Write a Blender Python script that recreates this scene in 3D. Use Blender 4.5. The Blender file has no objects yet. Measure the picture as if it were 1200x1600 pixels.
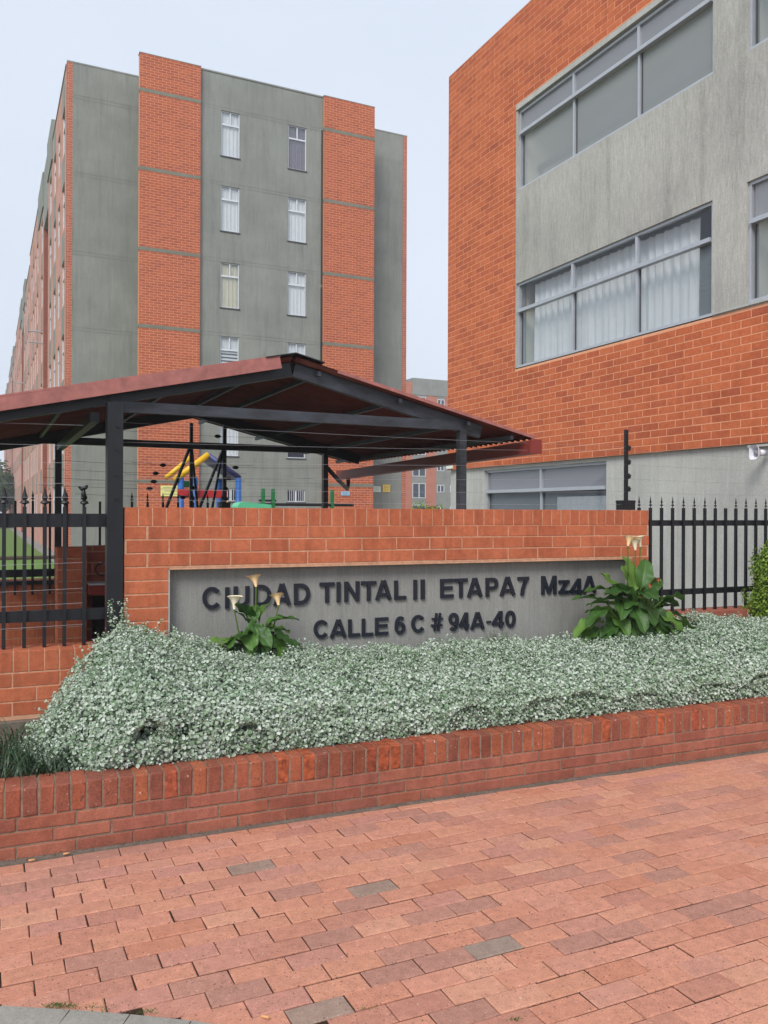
import bpy, math, random
import numpy as np
from mathutils import Vector, Matrix
random.seed(7); rng = np.random.default_rng(7)
R = math.radians
scene = bpy.context.scene
COL = scene.collection

# ---------------------------------------------------------------- camera
EYE = 1.53
cam_d = bpy.data.cameras.new('camera'); cam = bpy.data.objects.new('camera', cam_d); COL.objects.link(cam)
cam_d.sensor_fit = 'VERTICAL'; cam_d.sensor_height = 36; cam_d.sensor_width = 27
cam_d.lens = 36 * 1302 / 1600; cam_d.clip_end = 2000; cam_d.clip_start = 0.05
cam.rotation_mode = 'QUATERNION'
cam.rotation_quaternion = (Matrix.Rotation(R(90.02), 3, 'X') @ Matrix.Rotation(R(0.236), 3, 'Z')).to_quaternion()
cam.location = (0, 0, EYE)
scene.camera = cam
scene.view_settings.view_transform = 'Standard'; scene.view_settings.look = 'None'
scene.view_settings.gamma = 1; scene.view_settings.use_curve_mapping = False
scene.view_settings.exposure = 1.0

# ---------------------------------------------------------------- sky and sun (overcast)
SUN_EL, SUN_AZ = 44, 198          # azimuth clockwise from +Y
world = bpy.data.worlds.new('World'); scene.world = world; world.use_nodes = True
wn = world.node_tree; wn.nodes.clear()
wo = wn.nodes.new('ShaderNodeOutputWorld'); bg = wn.nodes.new('ShaderNodeBackground')
sky = wn.nodes.new('ShaderNodeTexSky'); sky.sky_type = 'NISHITA'; sky.sun_disc = False
sky.sun_elevation = R(SUN_EL); sky.sun_rotation = R(SUN_AZ); sky.air_density = 1.0; sky.dust_density = 2.0
mixw = wn.nodes.new('ShaderNodeMix'); mixw.data_type = 'RGBA'; mixw.inputs[0].default_value = 0.9
tc = wn.nodes.new('ShaderNodeTexCoord'); mp = wn.nodes.new('ShaderNodeMapping'); mp.inputs['Scale'].default_value = (1.0, 1.0, 2.2)
nz = wn.nodes.new('ShaderNodeTexNoise'); nz.inputs['Scale'].default_value = 1.3; nz.inputs['Detail'].default_value = 4
cr = wn.nodes.new('ShaderNodeValToRGB')
cr.color_ramp.elements[0].position = 0.3; cr.color_ramp.elements[0].color = (7.8, 8.7, 10.15, 1)
cr.color_ramp.elements[1].position = 0.7; cr.color_ramp.elements[1].color = (8.9, 9.65, 10.9, 1)
wn.links.new(tc.outputs['Generated'], mp.inputs[0]); wn.links.new(mp.outputs[0], nz.inputs['Vector'])
wn.links.new(nz.outputs['Fac'], cr.inputs[0]); wn.links.new(sky.outputs[0], mixw.inputs[6])
wn.links.new(cr.outputs[0], mixw.inputs[7]); wn.links.new(mixw.outputs[2], bg.inputs[0])
bg.inputs[1].default_value = 0.05
wn.links.new(bg.outputs[0], wo.inputs[0])
sd = bpy.data.lights.new('sun', 'SUN'); sd.energy = 1.5; sd.angle = R(25); sd.color = (1, 0.965, 0.92)
so = bpy.data.objects.new('sun', sd); COL.objects.link(so)
az, el = R(SUN_AZ), R(SUN_EL)
so.rotation_mode = 'QUATERNION'
so.rotation_quaternion = Vector((math.sin(az) * math.cos(el), math.cos(az) * math.cos(el), math.sin(el))).to_track_quat('Z', 'Y')
so.location = (0, -5, 30)

# ---------------------------------------------------------------- materials
def srgb(r, g, b, k=1.0):
    f = lambda c: ((c / 255) / 12.92 if c / 255 <= 0.04045 else ((c / 255 + 0.055) / 1.055) ** 2.4) * k
    return (f(r), f(g), f(b), 1)

class NT:
    def __init__(s, name):
        s.m = bpy.data.materials.new(name); s.m.use_nodes = True; s.t = s.m.node_tree; s.t.nodes.clear()
        s.o = s.n('ShaderNodeOutputMaterial'); s.p = s.n('ShaderNodeBsdfPrincipled'); s.l(s.p.outputs[0], s.o.inputs[0])
    def n(s, t): return s.t.nodes.new(t)
    def l(s, a, b): s.t.links.new(a, b)
    def noise(s, vec, scale, detail=3, rough=0.55):
        n = s.n('ShaderNodeTexNoise'); n.inputs['Scale'].default_value = scale; n.inputs['Detail'].default_value = detail
        n.inputs['Roughness'].default_value = rough
        if vec is not None: s.l(vec, n.inputs['Vector'])
        return n.outputs['Fac']
    def ramp(s, fac, stops, interp='LINEAR'):
        r = s.n('ShaderNodeValToRGB'); r.color_ramp.interpolation = interp
        while len(r.color_ramp.elements) < len(stops): r.color_ramp.elements.new(0.5)
        for e, (p, c) in zip(r.color_ramp.elements, stops): e.position = p; e.color = c if len(c) == 4 else (*c, 1)
        s.l(fac, r.inputs[0]); return r.outputs[0]
    def mix(s, fac, a, b, mode='MIX'):
        m = s.n('ShaderNodeMix'); m.data_type = 'RGBA'; m.blend_type = mode
        for v, i in ((fac, 0), (a, 6), (b, 7)):
            if isinstance(v, (int, float)): m.inputs[i].default_value = v
            elif isinstance(v, tuple): m.inputs[i].default_value = v
            else: s.l(v, m.inputs[i])
        return m.outputs[2]
    def math(s, op, a, b=None):
        m = s.n('ShaderNodeMath'); m.operation = op
        for v, i in ((a, 0), (b, 1)):
            if v is None: continue
            if isinstance(v, (int, float)): m.inputs[i].default_value = v
            else: s.l(v, m.inputs[i])
        return m.outputs[0]
    def bump(s, h, strength=0.3, dist=0.004):
        b = s.n('ShaderNodeBump'); b.inputs['Strength'].default_value = strength; b.inputs['Distance'].default_value = dist
        s.l(h, b.inputs['Height']); s.l(b.outputs[0], s.p.inputs['Normal'])
    def pos(s, scale=(1, 1, 1), obj=False):
        if obj: c = s.n('ShaderNodeTexCoord').outputs['Object']
        else: c = s.n('ShaderNodeNewGeometry').outputs['Position']
        m = s.n('ShaderNodeMapping'); m.inputs['Scale'].default_value = scale; s.l(c, m.inputs[0]); return m.outputs[0]
    def fin(s, col, rough=0.8, spec=0.3, metal=0.0):
        if isinstance(col, tuple): s.p.inputs['Base Color'].default_value = col
        else: s.l(col, s.p.inputs['Base Color'])
        if isinstance(rough, (int, float)): s.p.inputs['Roughness'].default_value = rough
        else: s.l(rough, s.p.inputs['Roughness'])
        s.p.inputs['Specular IOR Level'].default_value = spec; s.p.inputs['Metallic'].default_value = metal
        return s.m

def g(v): return (v, v, v, 1)

def brick_mat(name, cols, island=False, speck=0.5, stain=0.5, pits=None, stain_col=(0.55, 0.5, 0.48, 1), fine=160, rough=0.85, interp='CONSTANT', grain=0.35, rain=0.0):
    t = NT(name)
    if island: rnd = t.n('ShaderNodeNewGeometry').outputs['Random Per Island']
    else: rnd = t.n('ShaderNodeObjectInfo').outputs['Random']
    n = len(cols); base = t.ramp(rnd, [(i / n, c) for i, c in enumerate(cols)], interp)
    P = t.pos()
    grn = t.noise(P, fine, 3, 0.7)
    c = t.mix(1.0, base, t.ramp(grn, [(0.25, g(1 - grain)), (0.75, g(1 + grain * 0.5))]), 'MULTIPLY')
    med = t.noise(P, 26, 4, 0.65)
    c = t.mix(1.0, c, t.ramp(med, [(0.3, g(0.84)), (0.7, g(1.12))]), 'MULTIPLY')
    big = t.noise(P, 2.3, 4, 0.6)
    c = t.mix(t.ramp(big, [(0.48, g(0)), (0.72, g(stain))]), c, t.mix(1.0, c, stain_col, 'MULTIPLY'))
    if rain:
        rs = t.noise(t.pos((9, 9, 0.8)), 1.2, 5, 0.65)
        c = t.mix(t.ramp(rs, [(0.5, g(0)), (0.72, g(rain))]), c, t.mix(1.0, c, (0.5, 0.47, 0.45, 1), 'MULTIPLY'))
    if pits:
        pv = t.noise(t.pos((1, 1, 1)), pits, 2, 0.5)
        c = t.mix(t.ramp(pv, [(0.64, g(0)), (0.70, g(0.75))]), c, (0.09, 0.05, 0.045, 1))
        pw = t.noise(t.pos((1.1, 0.9, 1)), pits * 0.8, 2, 0.5)
        c = t.mix(t.ramp(pw, [(0.69, g(0)), (0.74, g(0.5))]), c, (0.75, 0.6, 0.5, 1))
    t.bump(t.mix(0.5, grn, med), 0.35, 0.004)
    return t.fin(c, rough, 0.25)

def brick_tex(name, cols, mortar, bw=0.25, bh=0.082, ms=0.006, stain=0.3):
    t = NT(name)
    uv = t.n('ShaderNodeTexCoord').outputs['UV']
    b = t.n('ShaderNodeTexBrick'); t.l(uv, b.inputs['Vector'])
    b.inputs['Scale'].default_value = 1; b.inputs['Brick Width'].default_value = bw; b.inputs['Row Height'].default_value = bh
    b.inputs['Mortar Size'].default_value = ms; b.inputs['Mortar Smooth'].default_value = 0.1
    b.inputs['Color1'].default_value = cols[0]; b.inputs['Color2'].default_value = cols[1]; b.inputs['Mortar'].default_value = mortar
    P = t.pos(); c = t.mix(1.0, b.outputs['Color'], t.ramp(t.noise(P, 20, 4, 0.7), [(0.3, g(0.8)), (0.7, g(1.15))]), 'MULTIPLY')
    c = t.mix(t.ramp(t.noise(P, 1.2, 4), [(0.45, g(0)), (0.7, g(stain))]), c, t.mix(1.0, c, (0.6, 0.55, 0.52, 1), 'MULTIPLY'))
    inv = t.math('SUBTRACT', 1.0, b.outputs['Fac']); t.bump(inv, 0.6, 0.006)
    return t.fin(c, 0.9, 0.2)

def concrete_mat(name, col, streak=0.35, fine=70, rough=0.9, drip=0.3, bump=0.5, sc=(30, 30, 2.2)):
    t = NT(name); P = t.pos()
    s1 = t.noise(t.pos(sc), 1.0, 5, 0.7)
    c = t.mix(1.0, col, t.ramp(s1, [(0.25, g(1 - streak)), (0.75, g(1 + streak * 0.6))]), 'MULTIPLY')
    gr = t.noise(P, fine, 4, 0.75)
    c = t.mix(1.0, c, t.ramp(gr, [(0.25, g(0.82)), (0.75, g(1.16))]), 'MULTIPLY')
    bgn = t.noise(P, 0.9, 5, 0.6)
    c = t.mix(1.0, c, t.ramp(bgn, [(0.3, g(0.86)), (0.7, g(1.12))]), 'MULTIPLY')
    d = t.noise(t.pos((5, 5, 0.35)), 1.0, 5, 0.65)
    c = t.mix(t.ramp(d, [(0.52, g(0)), (0.72, g(drip))]), c, t.mix(1.0, c, (0.45, 0.45, 0.44, 1), 'MULTIPLY'))
    t.bump(t.mix(0.5, s1, gr), bump, 0.01)
    return t.fin(c, rough, 0.2)

def plain(name, col, rough=0.6, spec=0.4, metal=0.0, var=0.12, scale=12, bump=0.0, obj=False):
    t = NT(name); P = t.pos(obj=obj)
    n = t.noise(P, scale, 4, 0.6)
    c = t.mix(1.0, col, t.ramp(n, [(0.25, g(1 - var)), (0.75, g(1 + var))]), 'MULTIPLY')
    if bump: t.bump(n, bump, 0.004)
    r = t.math('ADD', rough - 0.06, t.math('MULTIPLY', n, 0.12))
    return t.fin(c, r, spec, metal)

def glass_mat(name, col, alpha, rough=0.02, wob=0.02):
    t = NT(name)
    n = t.noise(t.pos(), 1.4, 2); t.bump(n, wob, 0.05)
    m = t.fin(col, rough, 0.9); t.p.inputs['Alpha'].default_value = alpha
    return m

def leaf_mat(name, stops, rough=0.6, spec=0.25, island=True, trans=0.25, clump=True):
    t = NT(name)
    rnd = t.n('ShaderNodeNewGeometry').outputs['Random Per Island'] if island else t.n('ShaderNodeObjectInfo').outputs['Random']
    if clump:
        nb = t.noise(t.pos(), 4.5, 3)
        rnd = t.math('ADD', t.math('MULTIPLY', rnd, 0.62), t.math('MULTIPLY', nb, 0.42))
    c = t.ramp(rnd, stops)
    c = t.mix(1.0, c, t.ramp(t.noise(t.pos(), 90, 2), [(0.3, g(0.85)), (0.7, g(1.12))]), 'MULTIPLY')
    m = t.fin(c, rough, spec)
    if trans:
        tr = t.n('ShaderNodeBsdfTranslucent'); t.l(c, tr.inputs[0]); mx = t.n('ShaderNodeMixShader'); mx.inputs[0].default_value = trans
        t.l(t.p.outputs[0], mx.inputs[1]); t.l(tr.outputs[0], mx.inputs[2]); t.l(mx.outputs[0], t.o.inputs[0])
    return m

M = {}
PAV = [(199, 139, 116), (192, 133, 111), (202, 142, 119), (186, 130, 110), (196, 135, 111), (194, 139, 119), (184, 128, 110), (200, 141, 115), (191, 135, 116), (198, 139, 113), (180, 130, 113), (200, 140, 116), (189, 134, 118), (203, 144, 119), (192, 130, 105), (197, 138, 114), (174, 127, 111), (199, 139, 114), (203, 147, 122), (196, 139, 118)]
M['paver'] = brick_mat('paver clay', [srgb(*c) for c in PAV], pits=95, stain=0.3, fine=220, rough=0.8, stain_col=(0.78, 0.74, 0.74, 1))
M['paver_grey'] = brick_mat('grey clay paver', [srgb(152, 132, 119), srgb(158, 133, 119), srgb(154, 128, 115)], pits=95, stain=0.3, fine=220, rough=0.8)
M['paver_joint'] = plain('joint sand', srgb(58, 42, 36), 0.95, 0.1, var=0.4, scale=60)
M['coping'] = brick_mat('planter coping brick', [srgb(162, 94, 70), srgb(168, 95, 68), srgb(156, 90, 70), srgb(172, 99, 72), srgb(150, 87, 68), srgb(165, 91, 66), srgb(146, 86, 69), srgb(174, 100, 70), srgb(161, 91, 69), srgb(167, 93, 70)],
                       stain=0.7, fine=130, pits=55, grain=0.45, rain=0.35)
M['coping_chip'] = brick_mat('chipped orange brick', [srgb(184, 96, 62), srgb(176, 92, 60), srgb(170, 88, 62)], stain=0.6, fine=36, grain=0.7)
M['planter'] = brick_mat('planter brick', [srgb(166, 102, 82), srgb(160, 97, 78), srgb(170, 105, 84), srgb(153, 91, 74), srgb(168, 104, 86), srgb(162, 98, 81), srgb(156, 95, 78), srgb(164, 98, 77)],
                       stain=0.65, fine=150, grain=0.35, rain=0.5)
M['planter_mortar'] = plain('grey mortar', srgb(136, 114, 98), 0.95, 0.1, var=0.35, scale=45, bump=0.6)
M['strip'] = concrete_mat('old cement strip', srgb(118, 108, 98), 0.3, 40, drip=0.5)
M['sign_brick'] = brick_mat('sign wall brick', [srgb(188, 105, 72), srgb(194, 110, 76), srgb(184, 102, 71), srgb(191, 108, 75), srgb(181, 100, 70), srgb(196, 112, 79)],
                       stain=0.35, fine=150, grain=0.25, rain=0.55)
M['sign_mortar'] = plain('pale mortar', srgb(196, 150, 122), 0.95, 0.1, var=0.25, scale=30, bump=0.5)
M['sign_panel'] = concrete_mat('sign panel concrete', srgb(146, 145, 141), 0.16, 110, drip=0.35, bump=0.6, sc=(60, 60, 5))
M['letter'] = plain('letter navy black', srgb(25, 28, 40), 0.45, 0.4, var=0.2, scale=40)
RBC = [srgb(200, 108, 68), srgb(194, 103, 65), srgb(205, 113, 72), srgb(190, 100, 65), srgb(202, 110, 70), srgb(188, 99, 66), srgb(198, 106, 67), srgb(196, 104, 66), srgb(203, 112, 72), srgb(182, 95, 64), srgb(197, 106, 68)]
M['rb_brick'] = brick_mat('orange facade brick', RBC, stain=0.4, fine=90, grain=0.22, rain=0.25)
M['rb_brick_far'] = brick_mat('orange facade brick far', RBC, island=True, stain=0.4, fine=60, grain=0.2, rain=0.25)
M['rb_mortar'] = plain('peach mortar', srgb(222, 160, 126), 0.95, 0.1, var=0.12, scale=20)
M['lb_mortar'] = plain('peach mortar far', srgb(214, 142, 104), 0.95, 0.1, var=0.12, scale=20)
M['lb_brick'] = brick_mat('red brown pilaster brick', [srgb(188, 102, 72), srgb(182, 98, 70), srgb(192, 106, 76), srgb(176, 94, 70), srgb(186, 100, 72)], stain=0.3, fine=40)
M['lb_brick_far'] = brick_mat('red brown pilaster brick far', [srgb(188, 102, 72), srgb(182, 98, 70), srgb(192, 106, 76), srgb(176, 94, 70), srgb(186, 100, 72), srgb(172, 92, 70)], island=True, stain=0.3, fine=40)
M['brick_tex'] = brick_tex('facade brick', (srgb(188, 104, 80)), (0,)*0 or srgb(200, 150, 124)) if False else brick_tex('facade brick', [srgb(186, 108, 84), srgb(176, 98, 76)], srgb(206, 160, 138))
M['brick_side'] = brick_tex('pale side facade brick', [srgb(196, 142, 126), srgb(184, 130, 114)], srgb(214, 178, 164), stain=.45)  # paler copy of the facade brick; its look at grazing view is in the colours
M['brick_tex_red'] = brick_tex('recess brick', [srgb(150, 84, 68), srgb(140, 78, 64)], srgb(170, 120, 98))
M['concrete_lb'] = concrete_mat('grey render tall block', srgb(138, 140, 133), 0.13, 50, drip=0.38, bump=0.4, sc=(14, 14, 1.2))
M['concrete_band'] = concrete_mat('grey band', srgb(128, 126, 112), 0.15, 50)
M['concrete_rb'] = concrete_mat('grey rendered concrete', srgb(177, 175, 168), 0.24, 60, drip=0.32, bump=0.8, sc=(42, 42, 7))
M['concrete_base'] = concrete_mat('pale grey base render', srgb(182, 182, 176), 0.14, 60, drip=0.3, bump=0.4, sc=(22, 22, 2))
M['alu'] = plain('aluminium frame', srgb(176, 180, 186), 0.4, 0.5, 0.25, var=0.08)
M['alu_dark'] = plain('dark sealant', srgb(72, 74, 78), 0.7, 0.3)
M['steel_white'] = plain('white window frame', srgb(212, 216, 220), 0.5, 0.4)
M['glass'] = glass_mat('window glass', srgb(150, 163, 170), 0.42)  # pale bluish base colour stands in for reflections in the lower panes
M['glass_hi'] = glass_mat('upper storey window glass', srgb(182, 188, 188), 0.48)  # pale base colour stands in for reflected sky and bright interior
M['glass_clear'] = glass_mat('clear window glass', srgb(110, 116, 130), 0.25)
M['glass_up'] = glass_mat('window glass upper', srgb(160, 162, 170), 0.6)
M['glass_far'] = glass_mat('far window glass', srgb(150, 160, 168), 0.3)
M['glass_dark'] = glass_mat('dark window glass', srgb(52, 60, 72), 0.8)
M['curtain'] = plain('sheer white curtain', srgb(232, 236, 238), 0.9, 0.1, var=0.06, scale=6)
M['curtain_cream'] = plain('cream curtain', srgb(214, 208, 182), 0.9, 0.1, var=0.08, scale=6)
M['curtain_purple'] = plain('dull violet curtain', srgb(118, 108, 122), 0.9, 0.1, var=0.15, scale=8)
M['room_wall'] = plain('room wall', srgb(214, 212, 192), 0.9, 0.1, var=0.08, scale=2)
M['room_ceiling'] = plain('room ceiling', srgb(200, 202, 202), 0.9, 0.1, var=0.06, scale=2)
M['dark_room'] = plain('dark room', srgb(70, 72, 74), 0.9, 0.1)
M['black_steel'] = plain('black painted steel', srgb(23, 24, 29), 0.45, 0.45, var=0.3, scale=9)
M['beam_steel'] = None
M['wire'] = plain('galvanised wire', srgb(170, 172, 176), 0.4, 0.5, 0.5)
M['insul'] = plain('black plastic insulator', srgb(26, 26, 28), 0.4, 0.4)
M['soil'] = plain('planter soil', srgb(66, 54, 42), 0.95, 0.1, var=0.5, scale=30, bump=0.8)
M['terracotta'] = plain('red painted coping', srgb(150, 88, 72), 0.8, 0.2, var=0.2, scale=14)
M['grass'] = plain('lawn green', srgb(98, 124, 62), 0.9, 0.1, var=0.35, scale=14, bump=0.6)
M['yard'] = plain('yard concrete', srgb(136, 134, 128), 0.9, 0.15, var=0.2, scale=3)
M['kerb'] = concrete_mat('kerb concrete', srgb(150, 146, 138), 0.15, 90, drip=0.2, bump=0.6, sc=(20, 20, 20))
M['yellow'] = plain('yellow plastic', srgb(226, 178, 30), 0.4, 0.5, var=0.08)
M['blue'] = plain('blue plastic', srgb(40, 92, 160), 0.45, 0.5, var=0.1)
M['navy'] = plain('navy plastic', srgb(58, 62, 110), 0.45, 0.5, var=0.1)
M['red'] = plain('red plastic', srgb(176, 40, 44), 0.45, 0.5, var=0.1)
M['green'] = plain('green plastic', srgb(26, 112, 62), 0.45, 0.5, var=0.1)
M['mint'] = plain('mint plastic', srgb(96, 196, 150), 0.45, 0.5, var=0.06)
M['white_plastic'] = plain('white plastic', srgb(222, 222, 228), 0.4, 0.5, var=0.04)
M['grey_plastic'] = plain('grey plastic', srgb(150, 150, 158), 0.5, 0.4)
M['sign_yellow'] = plain('pale yellow sign', srgb(226, 220, 140), 0.6, 0.3, var=0.05)
M['sign_amber'] = plain('amber sign', srgb(226, 186, 84), 0.6, 0.3, var=0.05)
M['sign_white'] = plain('white sign', srgb(216, 226, 210), 0.6, 0.3, var=0.05)
M['sign_blue'] = plain('pale blue sign', srgb(150, 192, 220), 0.6, 0.3, var=0.05)
M['print'] = plain('faded print', srgb(120, 124, 112), 0.7, 0.3)
M['wood'] = plain('desk red board', srgb(120, 42, 32), 0.6, 0.3)
M['dark'] = plain('painted recess shade', srgb(26, 24, 24), 0.9, 0.1)
M['stem'] = plain('leaf stalk', srgb(86, 112, 44), 0.6, 0.3, var=0.2)
M['bark'] = plain('bark', srgb(84, 70, 56), 0.9, 0.1, var=0.35, scale=20)
M['butt_paper'] = plain('cigarette filter', srgb(216, 160, 110), 0.8, 0.2)
M['silver_leaf'] = leaf_mat('silver leaf', [(0.0, (0.10, 0.18, 0.085, 1)), (0.22, (0.20, 0.31, 0.17, 1)), (0.40, (0.35, 0.45, 0.32, 1)), (0.6, (0.50, 0.58, 0.48, 1)), (0.8, (0.63, 0.69, 0.61, 1)), (1.0, (0.72, 0.77, 0.70, 1))], 0.85, 0.12, trans=0.2)
M['grass_blade'] = leaf_mat('dark strap leaf', [(0.0, (0.012, 0.03, 0.014, 1)), (0.5, (0.03, 0.068, 0.03, 1)), (0.8, (0.06, 0.11, 0.055, 1)), (1.0, (0.22, 0.2, 0.11, 1))], 0.4, 0.5, trans=0.1)
M['conifer'] = leaf_mat('bright conifer', [(0.0, (0.05, 0.11, 0.012, 1)), (0.5, (0.16, 0.27, 0.03, 1)), (1.0, (0.36, 0.46, 0.06, 1))], 0.6, 0.3, trans=0.2)
M['tree_leaf'] = leaf_mat('tree leaf', [(0.0, (0.015, 0.035, 0.012, 1)), (0.5, (0.035, 0.07, 0.02, 1)), (1.0, (0.08, 0.13, 0.04, 1))], 0.6, 0.3, trans=0.2)
M['dry_herb'] = leaf_mat('dry herb', [(0.0, (0.06, 0.08, 0.05, 1)), (0.6, (0.14, 0.16, 0.10, 1)), (1.0, (0.24, 0.2, 0.17, 1))], 0.7, 0.2, trans=0.1)
M['moss'] = leaf_mat('moss', [(0.0, (0.05, 0.08, 0.02, 1)), (1.0, (0.14, 0.18, 0.05, 1))], 0.8, 0.1, trans=0.1)

def calla_leaf_mat():
    t = NT('calla leaf'); uv = t.n('ShaderNodeTexCoord').outputs['UV']
    sx = t.n('ShaderNodeSeparateXYZ'); t.l(uv, sx.inputs[0])
    rnd = t.n('ShaderNodeObjectInfo').outputs['Random']
    base = t.ramp(rnd, [(0, (0.03, 0.09, 0.018, 1)), (0.5, (0.065, 0.165, 0.028, 1)), (1, (0.15, 0.29, 0.05, 1))])
    w = t.n('ShaderNodeTexWave'); w.inputs['Scale'].default_value = 7; w.inputs['Distortion'].default_value = 1.5
    t.l(uv, w.inputs['Vector'])
    c = t.mix(1.0, base, t.ramp(w.outputs['Fac'], [(0, g(0.85)), (1, g(1.12))]), 'MULTIPLY')
    edge = t.math('ABSOLUTE', sx.outputs[0])
    c = t.mix(t.ramp(edge, [(0.0, g(0.6)), (0.05, g(0)), (0.93, g(0)), (1.0, g(0.55))]), c, (0.22, 0.36, 0.09, 1))
    t.bump(w.outputs['Fac'], 0.2, 0.01)
    m = t.fin(c, 0.38, 0.5)
    tr = t.n('ShaderNodeBsdfTranslucent'); t.l(c, tr.inputs[0]); mx = t.n('ShaderNodeMixShader'); mx.inputs[0].default_value = 0.25
    t.l(t.p.outputs[0], mx.inputs[1]); t.l(tr.outputs[0], mx.inputs[2]); t.l(mx.outputs[0], t.o.inputs[0]); return m
M['calla_leaf'] = calla_leaf_mat()
M['spathe'] = plain('cream spathe', srgb(236, 226, 196), 0.6, 0.3, var=0.05, scale=30)
M['spathe_old'] = plain('browning spathe', srgb(232, 198, 150), 0.7, 0.2, var=0.25, scale=40)
M['spathe_red'] = plain('withered red spathe', srgb(176, 92, 66), 0.7, 0.2, var=0.25, scale=40)
M['spadix'] = plain('yellow spadix', srgb(220, 168, 50), 0.7, 0.2)

def steel_beam():
    t = NT('grey smudged steel'); n = t.noise(t.pos((2, 2, 5)), 2.2, 5, 0.65)
    c = t.ramp(n, [(0.3, srgb(34, 35, 38)), (0.5, srgb(58, 61, 68)), (0.75, srgb(74, 78, 88))])
    r = t.noise(t.pos(), 7, 4); c = t.mix(t.ramp(r, [(0.62, g(0)), (0.75, g(0.5))]), c, srgb(70, 52, 40))
    return t.fin(c, 0.5, 0.4)
M['beam_steel'] = steel_beam()
def roof_mat():
    t = NT('red roof sheet'); n = t.noise(t.pos(), 5, 5, 0.7)
    c = t.ramp(n, [(0.3, srgb(118, 54, 52)), (0.6, srgb(150, 74, 70)), (0.8, srgb(166, 92, 86))])
    m = t.fin(c, 0.6, 0.3); return m
M['roof'] = roof_mat()
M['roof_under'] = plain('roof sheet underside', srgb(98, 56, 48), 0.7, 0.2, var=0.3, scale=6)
M['verge'] = plain('pinkish red verge strip', srgb(162, 104, 97), 0.6, 0.3, var=0.28, scale=14)
M['gutter'] = plain('dark red gutter', srgb(128, 52, 46), 0.5, 0.4, var=0.2, scale=7)

# ---------------------------------------------------------------- mesh helpers
class MB:
    def __init__(s): s.v = []; s.f = []; s.n = 0; s.mi = []; s.cm = 0
    def add(s, vs, fs):
        b = s.n; s.v.extend(vs); s.n += len(vs)
        for f in fs: s.f.append(tuple(i + b for i in f)); s.mi.append(s.cm)
    def box(s, x0, x1, y0, y1, z0, z1):
        if x1 < x0: x0, x1 = x1, x0
        if y1 < y0: y0, y1 = y1, y0
        if z1 < z0: z0, z1 = z1, z0
        s.add([(x0, y0, z0), (x1, y0, z0), (x1, y1, z0), (x0, y1, z0), (x0, y0, z1), (x1, y0, z1), (x1, y1, z1), (x0, y1, z1)],
              [(0, 3, 2, 1), (4, 5, 6, 7), (0, 1, 5, 4), (1, 2, 6, 5), (2, 3, 7, 6), (3, 0, 4, 7)]); return s
    def quad(s, a, b, c, d): s.add([a, b, c, d], [(0, 1, 2, 3)]); return s
    def beam(s, p0, p1, w, h):
        p0 = Vector(p0); p1 = Vector(p1); d = (p1 - p0).normalized()
        up = Vector((0, 0, 1)) if abs(d.z) < 0.95 else Vector((0, 1, 0))
        sd = d.cross(up).normalized() * (w / 2); u = sd.cross(d).normalized() * (h / 2)
        vs = [tuple(p + a * sd + b * u) for p in (p0, p1) for a, b in ((-1, -1), (1, -1), (1, 1), (-1, 1))]
        s.add(vs, [(0, 1, 2, 3), (7, 6, 5, 4), (0, 4, 5, 1), (1, 5, 6, 2), (2, 6, 7, 3), (3, 7, 4, 0)]); return s
    def tube(s, pts, r, n=8, cap=True):
        pts = [Vector(p) for p in pts]; rs = r if isinstance(r, (list, tuple)) else [r] * len(pts)
        vs = []; prev = None
        for i, p in enumerate(pts):
            d = (pts[min(i + 1, len(pts) - 1)] - pts[max(i - 1, 0)]).normalized()
            if prev is None: a = d.orthogonal().normalized()
            else: a = (prev - d * prev.dot(d)).normalized()
            prev = a; b = d.cross(a)
            for k in range(n):
                t = 2 * math.pi * k / n; vs.append(tuple(p + (a * math.cos(t) + b * math.sin(t)) * rs[i]))
        fs = [(i * n + k, i * n + (k + 1) % n, (i + 1) * n + (k + 1) % n, (i + 1) * n + k) for i in range(len(pts) - 1) for k in range(n)]
        if cap: fs += [tuple(range(n - 1, -1, -1)), tuple((len(pts) - 1) * n + k for k in range(n))]
        s.add(vs, fs); return s
    def lathe(s, c, prof, n=10, sx=1, sy=1):
        vs = [(c[0] + r * math.cos(2 * math.pi * k / n) * sx, c[1] + r * math.sin(2 * math.pi * k / n) * sy, c[2] + z) for r, z in prof for k in range(n)]
        fs = [(i * n + k, i * n + (k + 1) % n, (i + 1) * n + (k + 1) % n, (i + 1) * n + k) for i in range(len(prof) - 1) for k in range(n)]
        s.add(vs, fs); return s
    def mesh(s, name, mats, smooth=False):
        me = bpy.data.meshes.new(name); me.from_pydata(s.v, [], s.f)
        if not isinstance(mats, (list, tuple)): mats = [mats]
        for m in mats: me.materials.append(m)
        if len(mats) > 1: me.polygons.foreach_set('material_index', s.mi)
        co = np.array(s.v, dtype=float)
        uvl = me.uv_layers.new(name='UVMap')
        nl = len(me.loops); li = np.empty(nl, int); me.loops.foreach_get('vertex_index', li)
        nn = np.empty(len(me.polygons) * 3); me.polygons.foreach_get('normal', nn); nn = np.abs(nn.reshape(-1, 3))
        lt = np.empty(len(me.polygons), int); me.polygons.foreach_get('loop_total', lt)
        ax = np.repeat(np.argmax(nn, 1), lt); c = co[li]
        uu = np.where(ax == 0, c[:, 1], c[:, 0]); vv = np.where(ax == 2, c[:, 1], c[:, 2])
        uvl.data.foreach_set('uv', np.stack([uu, vv], 1).ravel())
        if smooth: me.polygons.foreach_set('use_smooth', [True] * len(me.polygons))
        me.update(); return me

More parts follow.
